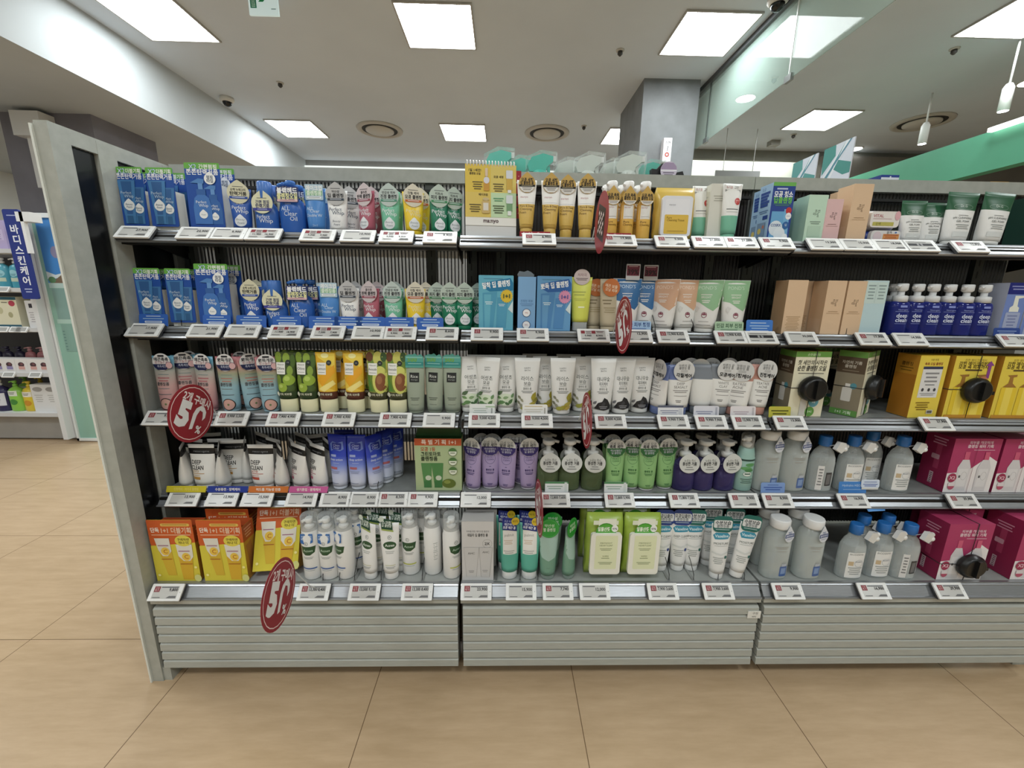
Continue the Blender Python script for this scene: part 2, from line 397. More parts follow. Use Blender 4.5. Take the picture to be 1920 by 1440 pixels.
for px, y, lab in ((1735, 4.6, 'white track spotlight on a rail above the green fascia, left one'), (1890, 3.7, 'white track spotlight on a rail above the green fascia, right one')):
    p = at_y(px, 240 if px < 1800 else 170, y); r = tag(empty('track_spotlight', (p.x, y, ZC)), lab, 'spotlight', 'track spotlights')
    dz = ZC-p.z
    b = MB(); b.wire([(0, 0, 0), (0, 0, -dz+.05)], .008, C('dddcd8', .4)); b.build('stem', r)
    b = MB(); b.lathe([(.036, -dz-.15), (.036, -dz+.02), (.02, -dz+.05)], C('e4e4e0', .4), 18); b.build('can', r)
    b = MB(); b.lathe([(.032, -dz-.151), (.001, -dz-.152)], PANEL, 16); b.build('lens', r)
# ---- hanging exit sign
y = 3.4; a = at_y(468, 28, y); c = at_y(523, 30, y)
r = tag(empty('exit_sign', (a.x, y, a.z)), 'hanging green and white exit sign at the top edge', 'sign')
w = c.x-a.x; b = MB(); b.box(0, 0, 0, w, .014, .42, C('d5e9ea', .25, emit=.35)); W = w*1000
b.art([('p', [(W*.2, 140), (W*.62, 140), (W*.34, 80), (W*.50, 80), (W*.80, 140), (W*.80, 260), (W*.2, 260)], '12a45c'), ('r', W*.06, 42, W*.27, 106, '2f9b78'), ('r', W*.10, 48, W*.23, 98, 'a9e3d0'), ('t', '문', W*.165, 72, 26, '1f8a66'), ('r', W*.76, 36, W*.92, 42, '93b3b6')], flat(0))
b.build('panel', r)
b = MB(); [b.wire([(q, .007, .42), (q, .007, ZC-a.z)], .004, C('b9b9b6', .4, .6)) for q in (.03, w-.03)]; b.build('hanger', r)

# ---- glass smoke screen under the ceiling
r = tag(empty('glass_screen', (1.985, 0, 0)), 'hanging glass smoke screen in clamped panes beside the grey column', 'glass screen')
GL = clear('b9cfc6', .07, .03)
ys = [-2.6, -.85, .85, 2.2, 3.23, 4.44, 4.76]
for i in range(len(ys)-1):
    b = MB(); b.box(-.004, ys[i]+.004, 2.655, .004, ys[i+1]-.004, 3.165, GL); b.build('pane', r)
    b = MB(); b.box(-.006, ys[i+1]-.005, 2.66, .006, ys[i+1]+.005, 3.16, C('dfe5e1', .3) if i != 4 else C('3c403e', .4)); b.build('joint_seal', r)
    b = MB(); b.box(-.012, ys[i+1]-.035, 2.64, .012, ys[i+1]+.035, 2.685, C('8b8f8d', .3, .7)); b.build('clamp', r)
b = MB(); b.box(-.03, -2.6, 3.16, .03, 4.76, 3.2, C('56575a', .4, .5)); b.build('channel', r)

# ---- boards and signs beyond the shelving
def kboard(px, y, lab, col):
    r = tag(empty('striped_board', (2.62, y, 1.6)), lab, 'advertising board', 'striped boards beyond the shelving')
    b = MB(); b.box(-.004, -.15, 0, .004, .15, .745, C('dfe3f0', .5)); S = lambda u, v, o: (-.004-o, -u/1000, v/1000)
    q = lambda pts: [(-150+300*x, 500+245*y) for x, y in pts]
    b.art([('p', q([(0, 1), (.40, 1), (.44, .66), (.03, .18), (0, .5)]), col)]+[('p', q([(.02+k*.13, 0), (.09+k*.13, 0), (.80+k*.13-max(0, k*.13-.06), 1), (.73+k*.13-max(0, k*.13-.0), 1)]), c) for k, c in ((0, 'eef1f8'), (1, '5b9fa8'), (2, 'eef1f8'))]
          + [('p', q([(.56, .5), (1, .30), (1, 0), (.78, 0), (.44, .25)]), col), ('p', q([(.10, 0), (.18, 0), (.92, 1), (.86, 1)]), '5b93ac')], S)
    b.build('panel', r)
    b = MB(); b.box(-.02, -.02, -.01, .02, .02, .02, C('c8c8c8', .4)); b.build('clip', r)
kboard(0, 3.855, 'tall striped teal and white board beyond the shelving, smaller left one', '58a3a0')
kboard(0, 3.485, 'tall striped teal and white board beyond the shelving, larger right one', '4b9a93')
r = tag(empty('shelf_cabinet', (2.62, 3.67, 0)), 'far display cabinet hidden behind the shelving carrying the striped boards', 'display cabinet')
b = MB(); b.box(-.35, -.5, .05, .35, .5, 1.59, GREY); b.build('body', r)
b = MB(); b.box(-.33, -.48, 0, .33, .48, .05, GREYD); b.build('plinth', r)
y = 5.6; a = at_y(1335, 345, y); c = at_y(1430, 321, y)
r = tag(empty('hanging_board', ((a.x+c.x)/2, y, c.z)), 'plain grey hanging board in front of the pale alcove wall', 'board'); w = c.x-a.x
b = MB(); b.box(-w/2+.03, 0, -.12, w/2-.03, .02, 0, C('8c8d8b', .6)); b.box(-w/2, 0, -.30, w/2, .02, -.12, C('8c8d8b', .6)); b.build('panel', r)
b = MB(); [b.wire([(q, .01, 0), (q, .01, ZC-c.z)], .004, C('b9b9b6', .4)) for q in (-w*.3, w*.3)]; b.build('hanger', r)
y = 4.44; a = at_y(1238, 306, y); c = at_y(1257, 262, y)
r = tag(empty('sign_box', (a.x, y, a.z)), 'small white box sign with red round mark on the grey column', 'sign'); w = c.x-a.x; h = c.z-a.z
b = MB(); b.box(0, -.05, 0, w, .019, h, C('e9e6ea', .5)); W = w*1000; H = h*1000
b.art([('t', '스캔', W*.5, H*.8, H*.10, '33302f', {'b': .01}), ('o', W*.5, H*.3, W*.27, W*.27, W*.15, 'c0564f'), ('p', [(W*.46, H*.45), (W*.52, H*.45), (W*.6, H*.66), (W*.52, H*.66)], '3c3a3a')], flat(-.05)); b.build('box', r)

# ================================================================== THE SHELVING UNITS
RIB = {1: clear('d2d4d6', .50, .12), 2: C('191413', .3), 3: C('202221', .25), 0: C('0e0f11', .3)}
def ribbed(x0, x1, y, z0, z1, m, pitch=.0115, flank=None):
    b = MB(); n = int((x1-x0)/pitch); row = []
    for i in range(n):
        for q in range(4):
            row.append((x0+(i+q/4)*pitch, y-.0055*abs(sin(pi*q/4))))
    row.append((x0+n*pitch, y)); k = len(row)
    V = [(x, yy, z0) for x, yy in row]+[(x, yy, z1) for x, yy in row]
    b.add(V, [(i, i+1, k+i+1, k+i) for i in range(k-1) if i % 4 != 3 or flank is None], m, True)
    if flank: b.add(V, [(i, i+1, k+i+1, k+i) for i in range(k-1) if i % 4 == 3], flank, True)  # one face of every rib is coloured darker for contrast
    return b
def rail_profile(ly, lz, top):
    d = .031; h = top-lz
    return [(ly, lz), (ly-.003, lz+.003), (ly-.001, lz+.0065), (ly+.004, lz+.0062), (ly+.022, lz+h-.0095), (ly+.021, lz+h-.006), (ly+.024, lz+h-.0035), (ly+.0255, lz+h), (ly+d+.002, lz+h), (ly+d+.002, lz+h-.004), (ly+.03, lz+h-.006), (ly+.006, lz-.002)]
UNITLAB = ['grey steel shelving unit at the left end carrying blue face wash', 'grey steel shelving unit in the middle with the white box sign rail', 'grey steel shelving unit at the right end with pink cartons low down']
for u, (xa, xb) in enumerate(((X0, X1), (X1, X2), (X2, X3))):
    r = tag(empty('shelving_unit', ((xa+xb)/2, YB, 0)), UNITLAB[u], 'shelving', 'shelving units of the long run'); off = Vector((-(xa+xb)/2, -YB, 0))
    def put(b, name, par=r):
        return b.build(name, par, off if par is r else (0, 0, 0))
    for i in range(5):
        b = MB(); b.box(xa+.004, LIPY[i]+.03, SZ[i]-(.022 if i < 4 else .03), xb-.004, YB-.006, SZ[i]-.001, noisy('9b9e9b', 'a4a7a4', 30, .42) if i == 4 else noisy('7f8280', '8b8e8c', 30, .42))
        if i < 4:
            b.box(xa+.004, LIPY[i]+.012, LIPZ[i]-.006, xb-.004, LIPY[i]+.04, SZ[i]-.014, BLACK)
        s = put(b, 'shelf_board')
        g = MB(); ex = .012 if (u == 1 and i == 2) else .003
        g.extrude_x(rail_profile(LIPY[i], LIPZ[i], SZ[i]), xa+ex, xb-.005, STEEL); g.build('price_rail', s)
        if i < 4:
            for xx, q in ((xa+.012, 1), (xb-.012, -1)):
                k = MB(); k.box(-.002, 0, 0, .002, 0, 0, BLACK)
                k = MB(); k.prism([(0, 0), (.001, 0)], 0, 0, BLACK) if 0 else None
                k = MB(); k.extrude_x([(YB-.01, SZ[i]-.022), (LIPY[i]+.09, SZ[i]-.022), (LIPY[i]+.09, SZ[i]-.032), (YB-.01, SZ[i]-.062)], xx-.002, xx+.002, BLACK); k.build('bracket', s)
    put(ribbed(xa+.012, xb-.001, YB+.004, .33, 1.50, RIB[u+1], flank=C('4c4e50', .25) if u == 0 else None), 'back_panel')
    for q, xx, w, m in ((0, xa, .017, C('474c49', .5)), (1, xa+.112, .014, C('3f443f', .5)), (2, xb-.112, .014, C('3f443f', .5))):
        b = MB(); b.box(xx-w+(.018 if q == 0 else 0), YB-.012, .1, xx+w+(.017 if q == 0 else 0), YB+.03, 1.50, m)
        for zz in range(28):
            z = .36+zz*.04; b.box(xx-.002+(.017 if q == 0 else 0), YB-.0125, z, xx+.002+(.017 if q == 0 else 0), YB-.0115, z+.022, BLACK)
        put(b, 'upright')
    b = MB(); b.box(xa+.001, YB-.02, 1.50, xb-.001, YB+.03, 1.537, GREY); put(b, 'top_rail')
    b = MB(); b.box(xa+.01, YB-.03, 1.470, xb-.01, YB-.012, 1.478, BLACK); put(b, 'dark_band')  # plain black band just below the top rail
    # louvred kick panel
    y0 = 1.043
    b = MB(); b.box(xa+.004, y0+.001, .2715, xb-.004, y0+.05, .2835, noisy('a7a9a2', 'b0b2aa', 25, .45)); b.box(xa+.004, y0+.03, .05, xb-.004, y0+.045, .272, noisy('4d4f4b', '555753', 30, .5))  # shade of the louvre gaps put into the dark backing colour
    n = 7; pt = (.262-.048)/n; SL = noisy('a7a9a2', 'b0b2aa', 25, .45, (1, 8, 8))
    for k in range(n):
        z = .048+k*pt; hh = pt*.76
        prof = [(y0, z), (y0+.0015, z+pt*.66), (y0+.007, z+pt*.80), (y0+.014, z+pt*.83), (y0+.029, z+pt*.83), (y0+.029, z)]
        b.extrude_x(prof, xa+.006+(.004 if u else 0), xb-.006, SL)
    put(b, 'kick_panel')
    b = MB(); b.box(xa+.05, 1.12, 0, xa+.1, 1.36, .05, GREYD); b.box(xb-.1, 1.12, 0, xb-.05, 1.36, .05, GREYD); put(b, 'foot')
    # rear half of the double-sided run
    for i, z in enumerate((1.33, 1.0, .66)):
        b = MB(); b.box(xa+.004, YB+.032, z-.03, xb-.004, 1.70, z, noisy('7f8280', '8b8e8c', 30, .42)); put(b, 'rear_shelf')
    b = MB(); b.box(xa+.004, YB+.032, .02, xb-.004, 1.78, .3, GREY); put(b, 'rear_base')
    if u == 1:
        b = MB(); a = at_y(1403, 1146, 1.0415); c = at_y(1425, 1159, 1.0415)
        b.box(a.x, 1.0408, c.z, c.x, 1.0428, a.z, C('e4e4de', .5))
        b.art([('t', '구성', (a.x+c.x)*500+2, a.z*1000-7, 7, '44443f'), ('t', '바닥', (a.x+c.x)*500, c.z*1000+6, 5, '44443f')], lambda U, V, o: (U/1000, 1.0408-o, V/1000)); put(b, 'floor_label')
# ---- end frame
r = tag(empty('side_frame_panel', (-1.04, 1.2, 0)), 'grey end frame with dark ribbed infill closing the left end of the shelving', 'end frame'); o_ = (1.04, -1.2, 0)
for nm, y0, y1, zb in (('front_post', 1.042, 1.089, 0), ('middle_post', 1.155, 1.207, .1), ('rear_post', 1.36, 1.435, 0)):
    b = MB(); b.box(-1.056, y0, zb, -1.0245, y1, 1.528, GREY); b.build(nm, r, o_)
b = MB(); b.box(-1.0555, 1.043, 1.497, -1.025, 1.434, 1.533, GREY); b.build('top_bar', r, o_)
for y0, y1 in ((1.089, 1.155), (1.207, 1.36)):
    b = MB(); n = int((y1-y0)/.0115); m = RIB[0]; pts = []
    for i in range(n+1): pts += [(-1.036, y0+i*(y1-y0)/(n+1)), (-1.032, y0+(i+.5)*(y1-y0)/(n+1))]
    pts.append((-1.036, y1)); k = len(pts)
    b.add([(x, y, .1) for x, y in pts]+[(x, y, 1.498) for x, y in pts], [(i, i+1, k+i+1, k+i) for i in range(k-1)], m, True)
    b.add([(x-.012, y, .1) for x, y in pts]+[(x-.012, y, 1.498) for x, y in pts], [(i, i+1, k+i+1, k+i) for i in range(k-1)], m, True); b.build('ribbed_infill', r, o_)
b = MB(); b.box(-1.0605, 1.037, 0, -1.0555, 1.05, 1.525, C('dcdfd8', .4)); b.build('white_edge', r, o_)
b = MB(); b.box(-1.024, 1.046, 0, -1.001, 1.10, .046, GREY); b.build('foot', r, o_)
p = at_z(1925, 1262, 0); b = MB(); b.box(-.04, -.03, 0, .05, .06, .05, GREY); q = b.build('corner_support', None, (p.x+.03, max(p.y, 1.07)+.04, 0)); tag(q, 'grey foot under the kick panel at the right edge of the photo', 'foot')

# ================================================================== THE GOODS: one of each kind
KINDS = {}
class K: pass
def kind(key, name, base, cat, group, depth, step, root):
    k = K(); k.key = key; k.name = name; k.base = base; k.cat = cat; k.group = group; k.depth = depth/1000; k.step = step/1000; k.root = root; k.used = False
    KINDS[key] = k; return k
def disc_pts(r, n=28, drop=0, sx=1, cy=0):
    out = []
    for i in range(n):
        a = 2*pi*i/n+pi/2; d = i if i <= n/2 else n-i
        e = 1+drop*max(0, 1-d/2.6)
        out.append((r*sx*cos(a)/1000, (cy+r*sin(a)*(e if sin(a) > 0 else 1))/1000))
    return out
def rrect(x0, y0, x1, y1, rad):
    pts = []
    for cx, cy, a0 in ((x1-rad, y0+rad, -90), (x1-rad, y1-rad, 0), (x0+rad, y1-rad, 90), (x0+rad, y0+rad, 180)):
        for q in range(4): a = math.radians(a0+30*q); pts.append(((cx+rad*cos(a))/1000, (cy+rad*sin(a))/1000))
    return pts
def card(parent, name, outline, col, art, loc, rot=(0, 0, 0), th=.0007, label=None):
    b = MB(); b.prism(outline, 0, th, PP(col) if isinstance(col, str) else col); b.art(art, flat(0)); o = b.build(name, parent, loc, rot)
    if label: o['label'] = label
    return o
def tube(key, name, base, group, wt, wb, h, d, cap, bands, art, capcol, sticker=None, step=None, cat='tube', crimp=.06, bodymat=None, caplab=None, round_top=0, capw=.92):
    """a squeeze tube standing on its cap; bands = [(up to this height in mm, colour)...]; art drawn in mm from the shelf up"""
    r = empty(name); z0 = cap
    def half(z):
        t = min(1, max(0, (z-z0)/(h-z0))); a = wb/2+(wt-wb)/2*t**.9
        tt = min(1, t/(1-crimp)); return a, max(.7, d/2*(1-tt**1.7))
    def S(u, v, o):
        a, b = half(v); q = min(.995, abs(u)/a); return (u/1000, -(b*math.sqrt(1-q*q))/1000-o, v/1000)
    zs = sorted(set([z0, h]+[z0+(h-z0)*i/11 for i in range(12)]+[z for z, _ in bands if z0 < z < h]+([h*(1-.01*i) for i in range(1, 8)] if round_top else [])))
    n = 24; rings = []; mats = []
    for i, z in enumerate(zs):
        a, b = half(z)
        if round_top and z > h-round_top: a *= math.sqrt(max(.02, 1-((z-(h-round_top))/round_top)**2))*.75+.25
        rings.append([(a*cos(2*pi*k/n)/1000, b*sin(2*pi*k/n)/1000, z/1000) for k in range(n)])
        if i:
            zm = (zs[i]+zs[i-1])/2; c = next((c for zz, c in bands if zm <= zz), bands[-1][1]); mats.append(bodymat or (PL(c) if isinstance(c, str) else c))
    m = MB(); m.loft(rings, mats); m.art(art, S, True, PL); m.build('tube_body', r)
    c = MB(); cm = PL(capcol) if isinstance(capcol, str) else capcol; a0 = wb/2*capw/1000; b0 = d/2*.93/1000
    c.lathe([(.94, 0), (1, .002), (1, z0/1000-.001), (.96, z0/1000+.0005)], cm, 24, a0, b0) if 0 else None
    rings = [[(a0*s*cos(2*pi*k/n), b0*s*sin(2*pi*k/n), z) for k in range(n)] for s, z in ((.93, 0), (1, .0025), (1, z0/1000-.0015), (.97, z0/1000))]
    c.loft(rings, cm); c.build('cap', r)
    if sticker:
        outl, col, sart, (su, sv), rz = sticker
        lo = min(p[1] for p in outl)*1000+sv
        y = S(0, max(z0, min(h, lo+3)), 0)[1]-.0012
        card(r, 'sticker', outl, col, sart, (su/1000, y, sv/1000), (math.radians(-3), 0, math.radians(rz)))
    return kind(key, name, base, cat, group, d, step or d+6, r)
def carton(key, name, base, group, w, h, d, front, side, top, art, art_l=None, art_r=None, step=None, cat='box', parts=None):
    r = empty(name); m = MB(); W = w/2000; D = d/2000
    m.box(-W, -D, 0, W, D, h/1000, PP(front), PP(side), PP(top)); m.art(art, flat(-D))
    if art_l: m.art(art_l, side_l(-W, 0))
    if art_r: m.art(art_r, side_r(W, 0))
    m.build('carton_body', r)
    if parts: parts(r)
    else:
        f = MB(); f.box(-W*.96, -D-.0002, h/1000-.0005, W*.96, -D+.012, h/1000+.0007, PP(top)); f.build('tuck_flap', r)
    return kind(key, name, base, cat, group, d, step or d+3, r)
def profile_bottle(key, name, base, group, prof, mat, art, sx=1, sy=1, p=1.0, pump=None, tagc=None, step=None, cat='bottle', fill=None, extra=None):
    """a bottle turned from a profile [(radius, height)] in mm"""
    r = empty(name); P = [(a/1000, z/1000) for a, z in prof]
    def rad(z):
        for (a0, z0), (a1, z1) in zip(prof, prof[1:]):
            if z0 <= z <= z1 and z1 > z0: return a0+(a1-a0)*(z-z0)/(z1-z0)
        return prof[-1][0]
    def S(u, v, o):
        a = rad(v); q = min(.99, abs(u)/(a*sx)); e = (1-q**(2/p))**(p/2) if p != 1 else math.sqrt(1-q*q)
        return (u/1000, -(a*sy*e)/1000-o, v/1000)
    m = MB(); m.lathe(P, mat, 24, sx, sy, p=p); m.art(art, S, True, PL); m.build('bottle_body', r)
    if fill:
        fm, top = fill; f = MB(); pr = [(max(.3, a-1.6)/1000, max(1.6, z)/1000) for a, z in prof if z < top]+[(max(.3, rad(top)-1.6)/1000, top/1000)]
        f.lathe(pr, fm, 24, sx, sy, p=p); f.build('liquid', r)
    if pump: pump(r)
    if tagc:
        outl, col, sart, (su, sv, y), rz = tagc; card(r, 'sticker', outl, col, sart, (su/1000, y/1000, sv/1000), (math.radians(-4), 0, math.radians(rz)))
    if extra: extra(r, S)
    dd = max(a for a, z in prof)*2*sy
    return kind(key, name, base, cat, group, dd, step or dd+5, r)
def pump_head(z, col, cr=13, ch=16, stem=12, hw=15, noz=26, hh=12, ang=0):
    def f(r):
        cm = PL(col) if isinstance(col, str) else col
        c = MB(); c.lathe([(cr/1000, z/1000), (cr/1000, (z+ch)/1000), (cr*.8/1000, (z+ch+2)/1000), (cr*.45/1000, (z+ch+3)/1000), (cr*.45/1000, (z+ch+stem)/1000)], cm, 20); c.build('collar', r)
        q = MB(); t = (z+ch+stem)/1000
        q.lathe([(hw*.72/1000, t-.002), (hw/1000, t+.002), (hw/1000, t+(hh-2)/1000), (hw*.85/1000, t+hh/1000)], cm, 20)
        a = math.radians(ang); dx, dy = cos(a), sin(a)
        L = noz/1000; s = .0048; zt = t+hh/1000-.003
        pts = [(dx*.004, dy*.004, zt-.004), (dx*L*.6, dy*L*.6, zt-.004), (dx*L, dy*L, zt-.008)]
        q.wire(pts, s, cm, 8); q.build('pump_head', r)
    return f
def foam_cap(z, col, r0=17, r1=19, h=40):
    def f(r):
        c = MB(); c.lathe([(r0/1000, z/1000), (r1/1000, (z+3)/1000), (r0/1000, (z+h-3)/1000), (r0*.9/1000, (z+h)/1000)], PL(col) if isinstance(col, str) else col, 22); c.build('overcap', r)
    return f
def overcap_clear(z, r0=20, h=52):
    """foam pump under a clear dome"""
    def f(r):
        pump_head(z, 'eef0ee', 14, 12, 9, 11, 20, 14, 200)(r)
        c = MB(); c.lathe([(r0/1000, z/1000), (r0/1000, (z+h-6)/1000), (r0*.85/1000, (z+h-1)/1000), (r0*.3/1000, (z+h)/1000)], clear('e8ecec', .12, .08), 22); c.build('clear_cap', r)
    return f
B1, B2, B3 = '1c4fae', '2a63c4', '163d92'
WH = 'efeeea'

# ---------- blue twin packs
def twin_pack(key, base, pump, w, h, hb, d=40):
    r = empty('twin_pack'); D = d/2000
    b = MB(); b.box(-w/2000+.002, -D+.0075, 0, w/2000-.002, D, hb/1000, PP('d9d9d2'), PP('dcdcd8')); b.art([('r', -w*.3, 0, w*.3, 6, 'bdbcb0')], flat(-D+.0075)); b.build('carton_body', r)
    W = w/2; a = [('r', -W, h-24, W, h, '63b33e', 3), ('r', -W, 12, W, h-15, B1), ('t', 'X2', -W*.52, h-10, 12, '3a6fb4', {'b': .03, 'w': 25}), ('t', 'X2', -W*.52, h-10, 12, 'd6e9f5', {'w': 23}),
         ('t', '더블기획' if not pump else '간편펌핑', W*.34, h-10, 9.5, 'f4f8f2', {'b': .02, 'w': W*1.05}), ('t', '쫀쫀탄력거품', 0, h-23, 11, 'f4f6fa', {'b': .02, 'w': w*.92})]
    if not pump:
        for x, s in ((15, .86), (-9, 1)):
            t = h-36; q = 23*s
            a += [('p', [(x-q, t*s+h*.02), (x+q, t*s+h*.02), (x+q*.62, 36), (x-q*.62, 36)], '3f7fbe' if s == 1 else '3a76b4'), ('p', [(x-q*.6, t*s), (x+q*.6, t*s), (x+q*.3, 40), (x-q*.34, 40)], '2c5f9e'), ('r', x-q*.6, 16, x+q*.6, 36, '3d7cb6'), ('r', x-q*.36, 16, x+q*.3, 36, '2b6195'), ('e', x+1, 62*s, 14*s, 13*s, 'e9ecec', .35), ('t', 'Perfect', x-3, 94*s, 7*s, 'bcd4ea', {'w': q*1.5}), ('t', 'Whip', x+3, 84*s, 8*s, 'bcd4ea', {'w': q*1.3}), ('t', 'Beauty', x+1, 64*s, 5, '5c7894', {'w': 18*s, 's': .2}), ('t', 'Foam', x+1, 58*s, 5, '5c7894', {'w': 14*s, 's': .2})]
    else:
        for x, s in ((22, .88), (-8, 1)):
            a += [('p', [(x-23*s, 18), (x+23*s, 18), (x+24*s, 60*s), (x+19*s, 84*s), (x+10*s, 92*s), (x-10*s, 92*s), (x-19*s, 84*s), (x-24*s, 60*s)], '3f78c8' if s == 1 else '2f66b4'), ('r', x-12*s, 92*s, x+12*s, 106*s, '2f62ae'), ('r', x-6*s, 106*s, x+6*s, 122*s, '5f95d6'), ('p', [(x-26*s, 122*s), (x+9*s, 120*s), (x+11*s, 131*s), (x-4*s, 133*s)], '4d86cc'),
                  ('t', 'Perfect', x-2, 74*s, 7*s, 'e3edf6', {'w': 30*s}), ('t', 'Whip', x+3, 64*s, 8*s, 'e3edf6', {'w': 28*s}), ('e', x+1, 42*s, 11*s, 10*s, 'eef0ee', .35), ('t', 'Foam', x+1, 42*s, 4, '5c7894')]
        a += [('e', W*.42, h-40, 15, 14, 'eef0ee', .3), ('t', '펌핑', W*.42, h-36, 7, '39506c', {'b': .02}), ('t', '타입', W*.42, h-45, 7, '39506c', {'b': .02})]
    card(r, 'printed_card', rrect(-W, 10, W, h, 4), B1, a, (0, -D+.001, 0), (math.radians(-2.0), 0, 0), .0008)
    return kind(key, 'twin_pack', base, 'box', 'blue twin packs', d+2, d+10, r)
twin_pack('packT', 'blue twin pack picturing tubes, green header', False, 71, 158, 100)
twin_pack('packF', 'taller blue twin pack picturing pump bottles', True, 92, 172, 118)

# ---------- whip tubes in six colours
def whip(key, base, col, tagcol, tline, bcol, ink='e9edf0', dropc='dfe3e6', dropink='7c8890', w=58):
    st = (disc_pts(27, 30, .22, 1.0), tagcol, [('t', tline[0], 0, 8, 5.5, '2a2c30', {'b': .02, 'w': 36}), ('t', tline[1], 0, -2, 8, '23252a', {'b': .025, 'w': 44}), ('l', 0, 16.5, 26, 1, 3, '55585c'), ('r', -22, -15, 22, -9, bcol), ('l', 0, -11, 30, 1, 3, 'dfe3ea')], (0, 100), 0)
    return tube(key, 'face_wash_tube', base, 'film wrapped face wash tubes with drop tags', w, 44, 112, 36, 12, [(300, col)],
        [('t', 'SENKA', 0, 73, 4.2, ink, {'w': 26}), ('t', 'Perfect', -3, 63, 9, ink, {'w': 34}), ('t', 'Whip', 4, 52, 10, ink, {'w': 32}), ('e', 0, 27, 14.5, 13.5, dropc, .4), ('t', 'Beauty', 0, 31, 5.5, dropink, {'s': .25}), ('t', 'Foam', 1, 23, 5.5, dropink, {'s': .25})], col, st)
whip('wblue', 'deep blue face wash tube with beige drop tag', '2257b8', 'd3cfae', ('순백 누에고치', '탄력거품'), '2a4fa8')
whip('wwhite', 'white face wash tube with grey drop tag', 'eeeeec', 'b9babb', ('약산성', '딥 클렌징'), '3a4654', '2d3e63', 'e6e6e6', '4a5468')
whip('wpink', 'rose pink face wash tube with drop tag', 'b4566a', 'cdbfc2', ('콜라겐', '탄력 클렌징'), '9c4456')
whip('wmint', 'mint green face wash tube with drop tag', '66bd97', 'b9c8c2', ('민감성 피부', '진정 클렌징'), '4a8f74')
whip('wyell', 'bright yellow face wash tube with drop tag', 'f0cb18', 'd8d0bc', ('각질 케어', '모공 클렌징'), 'c8622a', 'e8dca8')
whip('wgreen', 'dark green face wash tube with drop tag', '0c7a55', 'b4c4b8', ('티트리', '피지 클렌징'), '3f8f5a', w=52)
tube('wdouble', 'face_wash_tube', 'light blue makeup remover tube with square badge', 'film wrapped face wash tubes with drop tags', 60, 44, 116, 36, 12, [(300, '3f86d6')],
     [('t', 'ALL', -11, 64, 9, 'cfe0f2'), ('t', 'Clear', 2, 57, 8, 'cfe0f2'), ('t', 'Double W', 0, 46, 8, 'cfe0f2', {'w': 40}), ('t', '2in1', 2, 20, 6, 'a8c8ea')], '3a7fd0',
     (rrect(-24, -20, 24, 20, 3), 'a9c6da', [('t', '메이크업', 0, 10.5, 10.5, 'f2f5f4', {'b': .03, 'w': 42}), ('r', -22, -9, 22, 4, '7fb88c'), ('t', '클렌징폼', 0, -2.5, 9.5, 'dfeedd', {'b': .03, 'w': 40}), ('r', -19, -17, 19, -11, 'e6ecee', 2), ('l', 0, -13, 30, 1, 2.6, '6d7f8c')], (2, 106), 0))
# ---------- blue foam and oil pumps
profile_bottle('foamB', 'foam_pump_bottle', 'blue foam pump bottle with drop tag', 'blue pump bottles', [(29, 0), (31, 4), (31, 52), (27, 68), (19, 78), (17, 82)], PL('2a62be'),
    [('t', 'Perfect', -3, 40, 10, 'e9edf2', {'w': 36}), ('t', 'Whip', 4, 28, 11, 'e9edf2', {'w': 34}), ('t', 'SENKA', 0, 53, 4, 'cfdaec', {'w': 26})], 1, .62, pump=foam_cap(80, '3a74cc', 18, 20, 50),
    tagc=(disc_pts(27, 30, .25, 1.05), 'd9d8b4', [('t', '간편 펌핑', 1, 2, 8, '3c3f6a', {'b': .025, 'w': 36}), ('t', '탄력거품', 1, -8, 8, '3c3f6a', {'b': .025, 'w': 36}), ('l', 0, 13, 26, 1, 3, '55585c'), ('r', -24, -20, 24, -13, '3a3f9c'), ('l', 0, -15.5, 26, 1, 3, 'c6c8e6')], (0, 74, -20.5), 0))
profile_bottle('oilB', 'cleansing_oil_pump_bottle', 'blue cleansing oil pump bottle with worded badge', 'blue pump bottles', [(32, 0), (34, 4), (35, 60), (30, 82), (16, 92), (14, 96)], PL('2360c0'),
    [('t', 'ALL', -10, 62, 11, 'dbe6f4'), ('t', 'Clear', 3, 49, 12, 'dbe6f4', {'w': 34}), ('t', 'Oil', 10, 36, 11, 'dbe6f4'), ('t', 'SENKA', -2, 74, 4, 'b9cbe6', {'w': 30})], 1, .62, pump=pump_head(94, clear('4a86d8', .6, .1), 15, 14, 14, 13, 34, 12, 180),
    tagc=(rrect(-30, -20, 30, 20, 4), '27346c', [('t', '블랙헤드', 0, 10, 12, 'f1f1f4', {'b': .035, 'w': 54}), ('t', '클렌징오일', 0, -4, 12, 'e6e3a0', {'b': .035, 'w': 54}), ('r', -27, -18, 27, -12, 'e0b9bd', 2), ('l', 0, -14, 40, 1, 3, '8c5a62')], (0, 96, -23), 0))

